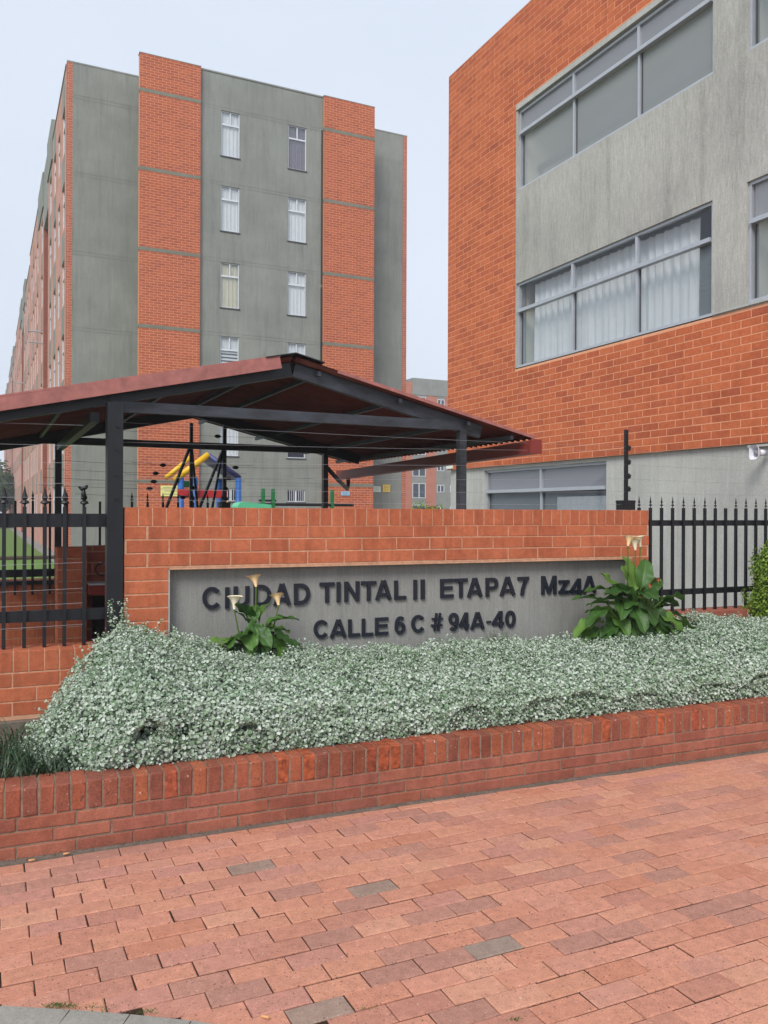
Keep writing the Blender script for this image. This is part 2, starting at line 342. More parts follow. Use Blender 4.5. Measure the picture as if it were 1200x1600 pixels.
def link(name, me, parent=None, loc=(0, 0, 0), rot=(0, 0, 0), scale=None):
    o = bpy.data.objects.new(name, me); COL.objects.link(o); o.parent = parent
    o.location = loc; o.rotation_euler = rot
    if scale: o.scale = scale
    return o
def part(name, mb, mats, parent=None, smooth=False, loc=(0, 0, 0), rot=(0, 0, 0), stuff=False):
    o = link(name, mb.mesh(name, mats, smooth), parent, loc, rot)
    if stuff: o['kind'] = 'stuff'
    return o
def thing(name, label, cat, loc=(0, 0, 0), rz=0, group=None):
    o = bpy.data.objects.new(name, None); COL.objects.link(o); o.location = loc; o.rotation_euler = (0, 0, rz)
    o.empty_display_size = 0.1
    o['label'] = label; o['category'] = cat
    if group: o['group'] = group
    return o
def copy_tree(o, parent=None):
    c = o.copy(); COL.objects.link(c); c.parent = parent
    for ch in o.children: copy_tree(ch, c)
    return c

# a masonry piece: front face at y=0 facing -y, chamfered and slightly uneven; axis 'z' turns its face up
_pc = {}
def piece(L, H, D, ch, seed, mat, up=False, jit=0.0012):
    key = (round(L, 3), round(H, 3), round(D, 3), ch, seed, mat.name, up)
    if key in _pc: return _pc[key]
    rr = random.Random(hash((seed, round(L, 3))) & 0xffff)
    j = lambda a=jit: rr.uniform(-a, a)
    l, h = L / 2, H / 2
    inner = [(sx * (l - ch) + j(), j(0.0005), sz * (h - ch) + j()) for sx, sz in ((-1, -1), (1, -1), (1, 1), (-1, 1))]
    outer = [(sx * l + j(), ch + j(0.0004), sz * h + j()) for sx, sz in ((-1, -1), (1, -1), (1, 1), (-1, 1))]
    back = [(sx * l, D, sz * h) for sx, sz in ((-1, -1), (1, -1), (1, 1), (-1, 1))]
    vs = inner + outer + back
    fs = [(0, 1, 2, 3)] + [(i + 4, (i + 1) % 4 + 4, (i + 1) % 4, i) for i in range(4)] + [(i + 8, (i + 1) % 4 + 8, (i + 1) % 4 + 4, i + 4) for i in range(4)]
    if up: vs = [(x, z, -y) for x, y, z in vs]
    mb = MB(); mb.add(vs, fs); me = mb.mesh('brick', mat); _pc[key] = me; return me

TS = R(90 - 66.81); TA = R(90 - 64.434); TP = R(90 - 65.02)
SW = (-1.533, 4.916, 0)

# ================================================================ HAZE
def haze():
    m = bpy.data.materials.new('haze air'); m.use_nodes = True; t = m.node_tree; t.nodes.clear(); o = t.nodes.new('ShaderNodeOutputMaterial')
    v = t.nodes.new('ShaderNodeVolumePrincipled'); v.inputs['Density'].default_value = 0.002; v.inputs['Color'].default_value = (.97, .98, 1, 1); v.inputs['Anisotropy'].default_value = 0.1
    t.links.new(v.outputs[0], o.inputs['Volume']); h = link('haze', MB().box(-110, 110, -30, 130, -1.2, 24).mesh('haze', m)); h['kind'] = 'stuff'
haze()
# ================================================================ SETTING
gm = MB()
for i in range(-8, 8):
    for j in range(-4, 12): gm.quad((i * 60, j * 60, 0), (i * 60 + 60, j * 60, 0), (i * 60 + 60, j * 60 + 60, 0), (i * 60, j * 60 + 60, 0))
gr = part('ground', gm, M['yard'], loc=(0, 0, -0.06)); gr['kind'] = 'structure'
# lawn behind the fence on the left, beside the tall block
lawn_f = thing  # (alias kept short below)
lw = MB().quad((-30, 0, 0), (1.45, 0, 0), (1.45, 75, 0), (-30, 75, 0))
lawn = part('lawn', lw, M['grass'], loc=(-3.2, 8.4, -0.02), rot=(0, 0, TA)); lawn['kind'] = 'structure'

# pavement of clay pavers ------------------------------------------------
pav = part('pavement', MB().quad((-5, -5, 0), (8, -5, 0), (8, 1.72, 0), (-5, 1.72, 0)), M['paver_joint'], loc=(0.006, 2.816, -0.006), rot=(0, 0, TP))
pav['kind'] = 'structure'
PO = Vector((0.006, 2.816)); pu = Vector((math.cos(TP), math.sin(TP))); pn = Vector((-pu.y, pu.x))
so_ = Vector((0.006, 4.335)); su = Vector((math.cos(TS), math.sin(TS))); sn = Vector((-su.y, su.x))
# kerb edge at lower left: line through these points (world)
k0 = Vector((-1.172, 2.565)); k1 = Vector((-0.567, 2.49)); kd = (k1 - k0).normalized(); kn = Vector((-kd.y, kd.x))
cells = []
for r in range(-46, 22):
    for c in range(-22, 34):
        u = 0.207 + 0.1975 * (c + 0.5 * (r % 2)) + 0.0985; v = r * 0.0995 + 0.0497
        p = PO + pu * u + pn * v
        dv = (p - so_).dot(sn)
        if dv > 0.01 or p.y < -0.6: continue
        kdst = (p - k0).dot(kn)
        if kdst < -0.02: continue
        dz = max(p.y, 0.3); px = 600 + 1302 * p.x / dz; py = 800 + 1302 * EYE / dz
        inside = p.y > 0.5 and -120 < px < 1320 and py < 1700
        cells.append((not inside, p.length, u, v, p, kdst))
cells.sort(key=lambda c: (c[0], c[1]))
rest = MB(); rr = random.Random(3)
DARK = [Vector(q) for q in [(0.046, 3.438), (0.319, 2.905), (-0.639, 3.548), (-0.208, 2.538)]]
# rows of the paving that a dark grey paver shows in the photograph (u, v)
dark_ix = {min(range(300), key=lambda n: (cells[n][4] - q).length) for q in DARK}
for i, (out, dist, u, v, p, kdst) in enumerate(cells):
    L = 0.1932 + rr.uniform(-0.0015, 0.0005); W = 0.0936 + rr.uniform(-0.0015, 0.0005); dz = rr.uniform(-0.0022, 0.0018)
    if i < 300:
        dk_ = i in dark_ix and dist < 3.9
        o = link('paver', piece(0.1932, 0.0937, 0.03, 0.0034, i % 9, M['paver_grey' if dk_ else 'paver'], True), pav, (u + rr.uniform(-.0016, .0016), v + rr.uniform(-.001, .001), dz + 0.006),
                 (rr.uniform(-.008, .008), rr.uniform(-.006, .006), rr.uniform(-.008, .008)))
    else:
        l, w = L / 2, W / 2; ch = 0.003; z = 0.006 + dz
        sl = [rr.uniform(-.0012, .0012) for _ in range(4)]
        cs = [(u - l, v - w), (u + l, v - w), (u + l, v + w), (u - l, v + w)]
        ci = [(u - l + ch, v - w + ch), (u + l - ch, v - w + ch), (u + l - ch, v + w - ch), (u - l + ch, v + w - ch)]
        rest.add([(x, y, z + s) for (x, y), s in zip(ci, sl)] + [(x, y, z - ch) for x, y in cs] + [(x, y, z - 0.02) for x, y in cs],
                 [(0, 1, 2, 3)] + [(a + 4, (a + 1) % 4 + 4, (a + 1) % 4, a) for a in range(4)] + [(a + 8, (a + 1) % 4 + 8, (a + 1) % 4 + 4, a + 4) for a in range(4)])
mfar = M['paver'].copy(); mfar.name = 'paver clay far'
for nd in list(mfar.node_tree.nodes):
    if nd.type == 'OBJECT_INFO':
        tgt = nd.outputs['Random'].links[0].to_socket
        gn = mfar.node_tree.nodes.new('ShaderNodeNewGeometry'); mfar.node_tree.links.new(gn.outputs['Random Per Island'], tgt)
part('paver', rest, mfar, pav, stuff=True)

# concrete kerb at lower left
kb = MB(); pts = [(-1.75, 2.60), (-1.172, 2.563), (-0.95, 2.545), (-0.76, 2.522), (-0.567, 2.492), (-0.3, 2.43), (0.1, 2.31), (0.5, 2.15)]
for (a, b) in zip(pts[:-1], pts[1:]):
    a = Vector(a); b = Vector(b); d = (b - a).normalized(); n = Vector((d.y, -d.x)) * 0.16
    kb.add([(a.x, a.y, 0.008), (b.x - d.x * .004, b.y - d.y * .004, 0.008), (b.x + n.x - d.x * .004, b.y + n.y - d.y * .004, 0.004), (a.x + n.x, a.y + n.y, 0.004), (a.x, a.y, -0.03), (b.x, b.y, -0.03)], [(3, 2, 1, 0), (0, 1, 5, 4)])
kerb = part('kerb', kb, M['kerb']); kerb['kind'] = 'structure'
rd = part('road', MB().quad((-8, -6, 0), (4, -6, 0), (0.9, 1.9, 0), (-8, 2.45, 0)), M['yard'], loc=(0, 0, -0.002)); rd['kind'] = 'structure'

# soil in the planter
part('soil', MB().box(-3.2, 9, 0.12, 1.13, -0.05, 0.262), M['soil'], loc=(0.006, 4.335, 0), rot=(0, 0, TS))['kind'] = 'structure'

# ================================================================ PLANTER WALL (front)
pw = thing('planter_wall', 'low brick planter wall with upright coping bricks along the clay paving', 'planter wall', (0.006, 4.335, 0), TS)
part('mortar_core', MB().box(-3.1, 8, 0.005, 0.186, -0.03, 0.307), M['planter_mortar'], pw)
part('cement_strip', MB().box(-3.1, 8, -0.034, 0.003, -0.03, 0.006), M['strip'], pw)
rr = random.Random(11)
x = -3.08; k = 0
nbr = 0
while x < 7.9 and True:
    w = 0.0585 + rr.uniform(-.002, .002)
    if -2.4 < x < 4.6:
        chip = rr.random() < (0.05 if x < -0.95 else 0.22)
        link('coping_brick', piece(0.0585, 0.124, 0.19, 0.005, k % 7, M['coping_chip' if chip else 'coping'], jit=0.0025), pw,
             (x + w / 2, rr.uniform(-.002, .002), 0.187 + 0.062 + rr.uniform(-.0012, .0015)), (rr.uniform(-.01, .01), rr.uniform(-.014, .014), rr.uniform(-.02, .02)))
    x += 0.0678; k += 1
for row in range(3):
    z = 0.031 + row * 0.0625 - 0.002; x = -3.1 + (0.0 if row % 2 else 0.125) + (0.03 if row == 1 else 0)
    while x < 7.9:
        L = 0.2455
        if -2.5 < x < 4.7:
            link('brick', piece(L - 0.009, 0.0535, 0.1, 0.003, int(x * 10) % 7, M['planter'], jit=0.002), pw, (x + L / 2 + rr.uniform(-.002, .002), rr.uniform(-.0015, .001), z), (0, rr.uniform(-.006, .006), rr.uniform(-.006, .006)))
        x += L

# ================================================================ SIGN WALL
sw = thing('sign_wall', 'brick sign wall with recessed grey panel and dark raised address letters', 'sign wall', SW, TS)
U0, U1, OP0, OP1, TOP, LINT = 0.0, 3.9, 0.262, 3.737, 1.555, 1.187
part('mortar_core', MB().box(U0 + .003, U1 - .003, .003, .247, LINT + 0.004, TOP - .004).box(U0 + .003, OP0 - .003, .003, .247, 0.1, LINT + .002).box(OP1 + .003, U1 - .003, .003, .247, 0.1, LINT + .002), M['sign_mortar'], sw)
part('lintel_lip', MB().box(OP0 - .002, OP1 + .002, -.001, .08, LINT - .009, LINT + .003), M['sign_mortar'], sw)
part('jamb', MB().box(OP0 - .004, OP0 + .004, .002, .08, 0.1, LINT - .01).box(OP1 - .004, OP1 + .004, .002, .08, 0.1, LINT - .01), M['concrete_base'], sw)
part('panel', MB().box(OP0 + .001, OP1 - .001, .075, .2, 0.1, LINT - .006), M['sign_panel'], sw)
rr = random.Random(5)
x = 0.0; k = 0
while x < U1 - 0.03:
    w = min(0.0812, U1 - x)
    link('brick', piece(0.0735, 0.110, 0.25, 0.0015, k % 7, M['sign_brick'], jit=0.001), sw, (x + w / 2, rr.uniform(-.001, .001), TOP - 0.0565), (0, rr.uniform(-.006, .006), 0)); x += 0.0812; k += 1
def brick_row(parent, z, x0, x1, phase, mat, L=0.25, H=0.0725, gap=0.009, D=0.12, endD=0.25, name='brick', ch=0.0015):
    x = x0 - phase
    while x < x1 - 0.02:
        a = max(x, x0); b = min(x + L, x1)
        if b - a > 0.03:
            edge = a <= x0 + 1e-6 or b >= x1 - 1e-6
            l = round(b - a - gap, 3)
            link(name, piece(l, H, endD if edge else D, ch, int((x + z * 3) * 7) % 7, mat, jit=0.0013), parent, ((a + b) / 2 - (gap / 2 if a <= x0 + 1e-6 else 0) * 1.0 + (gap / 2 if b >= x1 - 1e-6 else 0), rr.uniform(-.001, .0008), z), (0, rr.uniform(-.003, .003), 0))
        x += L
for i in range(3):
    brick_row(sw, TOP - 0.113 - 0.0405 - i * 0.0815, 0, U1, 0.115 if i % 2 == 0 else 0.24 - 0.25 + 0.0, M['sign_brick'])
for i in range(12):
    z = TOP - 0.113 - 0.0405 - (i + 3) * 0.0815
    link('brick', piece(0.256, 0.0735, 0.25, 0.002, i % 7, M['sign_brick']), sw, (0.130, 0, z))
    link('brick', piece(0.156, 0.0735, 0.25, 0.002, i % 7, M['sign_brick']), sw, (3.8195, 0, z))

# raised letters
LET = [('C', 0.474, 0.59, 0.923, 1.062), ('I', 0.616, 0.64, 0.924, 1.056), ('U', 0.67, 0.769, 0.927, 1.06), ('D', 0.798, 0.912, 0.928, 1.066), ('A', 0.929, 1.044, 0.928, 1.066), ('D', 1.066, 1.174, 0.928, 1.065), ('T', 1.24, 1.342, 0.934, 1.067), ('I', 1.359, 1.383, 0.934, 1.067), ('N', 1.414, 1.519, 0.934, 1.068), ('T', 1.533, 1.64, 0.936, 1.067), ('A', 1.636, 1.755, 0.937, 1.067), ('L', 1.777, 1.863, 0.934, 1.065), ('I', 1.921, 1.945, 0.93, 1.066), ('I', 1.977, 2.004, 0.93, 1.066), ('E', 2.128, 2.229, 0.932, 1.065), ('T', 2.239, 2.341, 0.93, 1.065), ('A', 2.341, 2.463, 0.93, 1.064), ('P', 2.492, 2.592, 0.928, 1.063), ('A', 2.608, 2.737, 0.93, 1.064), ('7', 2.759, 2.852, 0.927, 1.063), ('M', 2.963, 3.092, 0.927, 1.065), ('z', 3.115, 3.207, 0.927, 1.029), ('4', 3.218, 3.326, 0.904, 1.038), ('A', 3.331, 3.454, 0.926, 1.052), ('C', 1.201, 1.302, 0.701, 0.821), ('A', 1.312, 1.429, 0.699, 0.818), ('L', 1.443, 1.525, 0.699, 0.816), ('L', 1.539, 1.62, 0.698, 0.816), ('E', 1.636, 1.73, 0.699, 0.818), ('6', 1.781, 1.858, 0.698, 0.82), ('C', 1.906, 2.008, 0.701, 0.823), ('#', 2.057, 2.146, 0.705, 0.83), ('9', 2.194, 2.271, 0.698, 0.826), ('4', 2.281, 2.355, 0.698, 0.823), ('A', 2.368, 2.481, 0.7, 0.82), ('-', 2.493, 2.54, 0.741, 0.755), ('4', 2.546, 2.641, 0.699, 0.822), ('0', 2.656, 2.738, 0.699, 0.822)]
# each glyph drawn as strokes on a unit cell (width 1, height 1), stroke thickness T given in metres
def arc(cx, cy, rx, ry, a0, a1, n=14): return [(cx + rx * math.cos(R(a0 + (a1 - a0) * i / n)), cy + ry * math.sin(R(a0 + (a1 - a0) * i / n))) for i in range(n + 1)]
def glyph(ch, w, h, t):
    q = t / 2; W, H = w - t, h - t
    P = lambda pts: [(q + x * W, q + y * H) for x, y in pts]
    if ch == 'I': return [P([(0.5, -q / H), (0.5, 1 + q / H)])]
    if ch == '-': return [P([(0, .5), (1, .5)])]
    if ch == 'L': return [[(q, h), (q, 0)], [(q, q), (w, q)]]
    if ch == 'T': return [[(0, h - q), (w, h - q)], [(w / 2, h - q), (w / 2, 0)]]
    if ch == 'E': return [[(q, 0), (q, h)], [(q, q), (w, q)], [(q, h - q), (w, h - q)], [(q, h * .52), (w * .93, h * .52)]]
    if ch == 'N': return [[(q, 0), (q, h)], [(w - q, 0), (w - q, h)], [(q * 1.2, h - q * .5), (w - q * 1.2, q * .5)]]
    if ch == 'M': return [[(q, 0), (q, h)], [(w - q, 0), (w - q, h)], [(q * 1.3, h - q * .4), (w / 2, q * .6)], [(w - q * 1.3, h - q * .4), (w / 2, q * .6)]]
    if ch == 'A': return [[(q * .95, 0), (w / 2 - q * .2, h)], [(w - q * .95, 0), (w / 2 + q * .2, h)], [(w * .2, h * .27), (w * .8, h * .27)]]
    if ch == 'U': return [P([(0, 1 + q / H), (0, .35)] + arc(.5, .33, .5, .33, 180, 360)[1:] + [(1, 1 + q / H)])]
    if ch == 'D': return [[(q, 0), (q, h)], P([(0, 0), (.35, 0)] + arc(.42, .5, .58, .5, -90, 90) + [(.35, 1), (0, 1)])]
    if ch == 'P': return [[(q, 0), (q, h)], P([(0, 1), (.6, 1)] + arc(.62, .72, .38, .28, 90, -90, 10) + [(0, .44)])]
    if ch == 'C': return [P(arc(.52, .5, .52, .5, 38, 322, 22))]
    if ch == '0': return [P(arc(.5, .5, .5, .5, 0, 360, 24))]
    if ch == '7': return [[(0, h - q), (w, h - q)], P([(.97, 1), (.62, .6), (.42, .25)]) + [(w * .38, 0)]]
    if ch == 'z': return [[(0, h - q), (w, h - q)], [(0, q), (w, q)], [(w - q * 1.4, h - q), (q * 1.4, q)]]
    if ch == '4': return [[(w * .74, 0), (w * .74, h)], [(w * .70, h - q * .6), (q * .8, h * .30)], [(0, h * .27), (w, h * .27)]]
    if ch == '6': return [P(arc(.5, .31, .5, .31, 0, 360, 18)), P([(.0, .32), (.02, .55)] + arc(.55, .55, .53, .45, 170, 50, 8))]
    if ch == '9': return [P(arc(.5, .69, .5, .31, 0, 360, 18)), P([(1, .68), (.98, .45)] + arc(.45, .45, .53, .45, -10, -130, 8))]
    if ch == '#': return [[(w * .30, 0), (w * .44, h)], [(w * .62, 0), (w * .76, h)], [(0, h * .32), (w * .95, h * .32)], [(w * .05, h * .68), (w, h * .68)]]
def stroke_mesh(strokes, t, d):
    mb = MB(); q = t / 2
    for si, s in enumerate(strokes):
        closed = (Vector(s[0]) - Vector(s[-1])).length < 1e-5 and len(s) > 3
        Lp = []; Rp = []; n = len(s)
        for i, p in enumerate(s):
            p = Vector(p)
            if closed: a = Vector(s[(i - 1) % (n - 1)]); b = Vector(s[(i + 1) % (n - 1)])
            else: a = Vector(s[max(i - 1, 0)]); b = Vector(s[min(i + 1, n - 1)])
            d1 = (p - a); d2 = (b - p)
            dd = ((d1.normalized() if d1.length > 1e-7 else Vector((0, 0))) + (d2.normalized() if d2.length > 1e-7 else Vector((0, 0)))).normalized()
            nn = Vector((-dd.y, dd.x)); Lp.append(p + nn * q); Rp.append(p - nn * q)
        e = si * 0.00035
        vs = []
        for l, r in zip(Lp, Rp): vs += [(l.x, -d + e, l.y), (r.x, -d + e, r.y), (r.x, 0.006 , r.y), (l.x, 0.006, l.y)]
        fs = []
        for i in range(n - 1):
            for k in range(4): fs.append((i * 4 + k, (i + 1) * 4 + k, (i + 1) * 4 + (k + 1) % 4, i * 4 + (k + 1) % 4))
        if not closed: fs += [(0, 1, 2, 3), ((n - 1) * 4 + 3, (n - 1) * 4 + 2, (n - 1) * 4 + 1, (n - 1) * 4)]
        mb.add(vs, fs)
    return mb
for ch, u0, u1, z0, z1 in LET:
    t = 0.0243 if z0 > 0.88 else 0.0218
    if ch == 'I': t = u1 - u0
    if ch == '-': t = z1 - z0
    if ch == '#': t = .0135
    part('letter', stroke_mesh(glyph(ch, u1 - u0, z1 - z0, t), t, 0.012), M['letter'], sw, loc=(u0, 0.070, z0), rot=(0, rr.uniform(-.012, .012), 0))

# ================================================================ LOW WALLS CARRYING THE FENCES
def low_wall(name, label, x0, x1, red=False):
    w = thing(name, label, 'low wall', SW, TS)
    part('mortar_core', MB().box(x0 + .003, x1 - .003, .003, .247, 0.352, .735), M['sign_mortar'], w)
    part('footing', MB().box(x0, x1, -.05, .26, 0.1, .350).box(x0, x1, -.16, -.052, .1, .285), M['strip'], w)
    x = x0; k = 0
    if red: part('coping_slab', MB().box(x0, x1, -.004, .25, .60, .742), M['terracotta'], w)
    while x < x1 - .02:
        if -1.4 < x < 6.2 and not red:
            link('coping_brick', piece(0.0745, 0.115, 0.25, 0.002, k % 7, M['terracotta' if red else 'sign_brick']), w, (x + .0405, 0, .737 - .0575)); k += 1
        x += .0812
    for i in range(3): brick_row(w, .617 - .041 - i * .0815, max(x0, -1.6), min(x1, 6.2), .125 * (i % 2), M['sign_brick'], H=.073)
    return w
low_wall('low_wall', 'low brick wall under the left black fence, on a grey footing', -3.6, -0.012)
low_wall('low_wall', 'low reddish brick wall under the right black fence, behind the silver hedge', 3.912, 9.0, True)

# fences -----------------------------------------------------------------
spear_prof = [(0.004, 0), (0.004, 0.012), (0.0165, 0.016), (0.012, 0.026), (0.0045, 0.028), (0.0045, 0.034), (0.0115, 0.042), (0.006, 0.06), (0.0008, 0.092)]
spear_me = MB().lathe((0, 0, 0), spear_prof, 8, 1, 0.55).mesh('spearhead', M['black_steel'])
big_prof = [(0.006, 0), (0.006, 0.012), (0.026, 0.02), (0.018, 0.034), (0.009, 0.036), (0.017, 0.052), (0.009, 0.078), (0.001, 0.118)]
bigspear_me = MB().lathe((0, 0, 0), big_prof, 8, 1, 0.55).mesh('spearhead', M['black_steel'])
def fence(label, us, v, zb, zt, rails, rx0, rx1, bw=0.02, spear=spear_me, skip=(), loc=SW, rz=TS, railh=None, rail_d=0.03):
    f = thing('fence', label, 'fence', loc, rz)
    for (a, b) in rails: part('rail', MB().box(rx0, rx1, v + .012, v + .012 + rail_d, a, b), M['black_steel'], f)
    bar_me = MB().box(-bw / 2, bw / 2, -bw / 2, bw / 2, 0, zt - zb).mesh('bar', M['black_steel'])
    for i, u in enumerate(us):
        b = link('bar', bar_me, f, (u, v, zb))
        if i not in skip: link('spearhead', spear, b, (0, 0, zt - zb + .0005))
    return f
fence('black steel picket fence with large spearheads left of the brick sign wall', [-0.107 - .108 * i for i in range(1, 22)], 0.11, 0.74, 1.555, [(1.435, 1.515), (0.885, 0.95)], -2.6, -0.075, bw=0.021, spear=bigspear_me)
fence('black steel picket fence right of the sign wall, one bar missing its spearhead', [3.905 + .1125 * i for i in range(0, 30)], 0.12, 0.74, 1.575, [(1.43, 1.476), (0.872, 0.918)], 3.9, 7.3, bw=0.0195, skip=(7 + 1,))
# rear fence, behind the sign wall
fence('thin black picket fence behind the sign wall and first fence, before the lawn', [-1.5 + .145 * i for i in range(0, 25)], 0.0, 0.77, 1.62, [(1.40, 1.44), (0.93, 1.0), (0.86, 0.895)], -1.6, 2.1, bw=0.021, loc=(-3.4, 7.45, 0), rz=TA, skip=(4, 11, 16), rail_d=0.025)

# rear low brick wall under that fence
rw = thing('rear_wall', 'low brick kerb wall in front of the lawn, seen through the left fence', 'low wall', (-3.4, 7.5, 0), TA)
part('mortar_core', MB().box(-1.996, 0.796, .005, .2, 0, .895), M['sign_mortar'], rw)
for i in range(16):
    for j in range(2): pass
x = -2.0; k = 0
while x < 0.78:
    link('coping_brick', piece(.0745, .115, .2, .002, k % 7, M['sign_brick']), rw, (x + .04, 0, .9 - .0575)); x += .0812; k += 1
for i in range(9): brick_row(rw, .9 - .115 - .045 - i * .0815, -2.0, .8, .125 * (i % 2), M['sign_brick'], endD=.2)

# ================================================================ GUARD DESK BY THE GATE
dk = thing('guard_counter', 'brick guard counter with end pillar, red shelf and cables behind the left fence', 'counter', (-2.33, 5.95, 0), TA)
part('pillar_core', MB().box(.004, .196, .004, .236, 0, 1.262), M['sign_mortar'], dk)
for i in range(15):
    link('brick', piece(.2, .0735, .24, .004, i % 7, M['sign_brick']), dk, (.1, 0, 1.27 - .041 - i * .0815))
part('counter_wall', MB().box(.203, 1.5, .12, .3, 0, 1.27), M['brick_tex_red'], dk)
part('shelf', MB().box(.203, 1.3, -.12, .118, .93, 1.0), M['wood'], dk)
part('shelf_top', MB().box(.203, 1.3, -.13, .118, 1.001, 1.012), M['alu'], dk)
part('recess', MB().box(.25, 1.2, .09, .118, .5, .90), M['dark'], dk)  # dark slab on the wall face; the recess shade is in its colour
dv = thing('phone_set', 'small white intercom handset standing on the red shelf of the guard counter', 'intercom', (-2.33, 5.95, 0), TA)
part('body', MB().box(.36, .45, -.09, -.02, 1.013, 1.035), M['white_plastic'], dv)
part('handset', MB().tube([(.43, -.055, 1.036), (.43, -.055, 1.075)], .012, 8).lathe((.43, -.055, 1.07), [(.012, 0), (.014, .01), (0.001, .022)], 8), M['white_plastic'], dv, True)
part('cord', MB().tube([(.375, -.04, 1.02), (.37, .02, 1.12), (.39, .06, 1.22)], .0035, 6), M['white_plastic'], dv)
cb = thing('cable', 'thin white cable hanging in loops inside the left fence', 'cable', (-2.33, 5.95, 0), TA)
part('strand', MB().tube([(.46, .06, .80), (.43, .0, .66), (.40, -.1, .55), (.38, -.13, .45)], .003, 6).tube([(.22, -.14, .62), (.4, -.14, .60), (.62, -.14, .63)], .003, 6).tube([(.3, .1, 1.15), (.45, .1, 1.10), (.6, .1, 1.13)], .003, 6), M['white_plastic'], cb)
lp = thing('hose_ring', 'black ring of cable hanging on the counter wall behind the fence', 'cable ring', (-2.33, 5.95, 0), TA)
part('ring', MB().tube([(.32 + .05 * math.cos(a), .1, 1.10 + .045 * math.sin(a)) for a in [i * math.pi / 8 for i in range(17)]], .005, 6), M['insul'], lp)

# ================================================================ PAVILION
PV = (0.546, 6.0, 0)
pvn = thing('shelter', 'open steel shelter with low red corrugated gable roof behind the sign wall', 'shelter', PV, TA)
RX, RZ = -1.28, 2.515
XR, ZR, XL, ZL = 0.60, 2.075, -3.9, 1.935
def roof_z(x): return RZ - (x - RX) * (RZ - ZR) / (XR - RX) if x > RX else RZ - (RX - x) * (RZ - ZL) / (RX - XL)
YF, YB = -0.06, 3.42
def sheet(x0, x1, y0, y1, lift=0.0):
    n = int((y1 - y0) / 0.0095); mb = MB(); vs = []
    for i in range(n + 1):
        y = y0 + (y1 - y0) * i / n; w = 0.0135 * math.sin(2 * math.pi * y / 0.076)
        for x in (x0, x1): vs.append((x, y, roof_z(x) + w + 0.012 + lift))
        for x in (x0, x1): vs.append((x, y, roof_z(x) + w + 0.0105 + lift))
    mb.cm = 0; fs = []
    top = [(4 * i, 4 * i + 1, 4 * i + 5, 4 * i + 4) for i in range(n)]
    bot = [(4 * i + 2, 4 * i + 6, 4 * i + 7, 4 * i + 3) for i in range(n)]
    side = [(4 * i, 4 * i + 4, 4 * i + 6, 4 * i + 2) for i in range(n)] + [(4 * i + 1, 4 * i + 3, 4 * i + 7, 4 * i + 5) for i in range(n)]
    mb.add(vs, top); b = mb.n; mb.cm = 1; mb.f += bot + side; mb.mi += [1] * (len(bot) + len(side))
    return mb
for (xa, xb) in ((RX, XR), (XL, RX)):
    ys = [YF, 0.82, 1.70, 2.58, YB]
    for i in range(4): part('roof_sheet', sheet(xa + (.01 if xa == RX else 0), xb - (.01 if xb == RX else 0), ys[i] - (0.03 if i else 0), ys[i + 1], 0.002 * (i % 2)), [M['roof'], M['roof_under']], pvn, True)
# verge strips on the front gable edge and ridge cap
vg = MB(); vg.beam((XL, YF - .012, roof_z(XL) - .012), (RX - .1, YF - .012, roof_z(RX - .1) - .006), .02, .074)
vg.beam((XL, YF + .03, roof_z(XL) + .036), (RX - .1, YF + .03, roof_z(RX - .1) + .036), .10, .012)
part('verge_strip', vg, M['verge'], pvn)
part('verge_strip', MB().beam((RX + .3, YF - .008, roof_z(RX + .3) + .016), (XR, YF - .008, roof_z(XR) + .016), .012, .022), M['verge'], pvn)
rc = MB()
for s in (-1, 1):
    rc.beam((RX, (YF + YB) / 2, RZ + .040), (RX + s * .2, (YF + YB) / 2, roof_z(RX + s * .2) + .040), YB - YF + .06, .006)
part('ridge_cap', rc, M['black_steel'], pvn)
# front truss
part('rafter', MB().beam((RX + .02, .03, RZ - .05), (XR - .42, .03, roof_z(XR - .42) - .052), .05, .09), M['beam_steel'], pvn)
part('rafter', MB().beam((XL + .5, .03, roof_z(XL + .5) - .052), (RX - .0, .03, RZ - .052), .05, .09), M['black_steel'], pvn)
part('tie_beam', MB().box(-2.40, .0, -.002, .048, 2.126, 2.19), M['beam_steel'], pvn)
part('column', MB().box(-.0, .055, -.0, .055, 0, 2.124), M['beam_steel'], pvn)
cf = part('column', MB().box(-2.44, -2.351, -.09, .0, 0, 2.17), M['black_steel'], pvn)
bm = MB()
for z in (1.6, 1.74, 1.89, 2.03): bm.tube([(-2.385, -.092, z), (-2.385, -.1, z)], .009, 8)
part('bolt', bm, M['insul'], cf)
part('gusset', MB().box(-2.42, -2.36, -.001, .05, 2.1, 2.24), M['black_steel'], pvn)
# back truss
Y2 = 2.68
part('column', MB().box(-.0, .05, Y2, Y2 + .05, 0, 2.12), M['black_steel'], pvn)
part('column', MB().box(-2.53, -2.475, Y2, Y2 + .055, 0, 2.12), M['black_steel'], pvn)
part('tie_beam', MB().box(-2.75, .1, Y2, Y2 + .05, 2.121, 2.185), M['black_steel'], pvn)
part('rafter', MB().beam((RX, Y2 + .03, RZ - .05), (XR - .2, Y2 + .03, roof_z(XR - .2) - .05), .05, .09), M['black_steel'], pvn)
part('rafter', MB().beam((XL + .4, Y2 + .03, roof_z(XL + .4) - .05), (RX, Y2 + .03, RZ - .05), .05, .09), M['black_steel'], pvn)
for x in (-3.3, -2.65, -2.0, -1.45, -1.1, -.5, .05, .42):
    z = roof_z(x) - .016
    part('purlin', MB().box(x - .012, x + .012, YF + .02, YB - .05, z - .03, z), M['beam_steel'], pvn)
part('eave_beam', MB().box(-2.52, -2.47, .05, Y2, 2.06, 2.12), M['black_steel'], pvn)
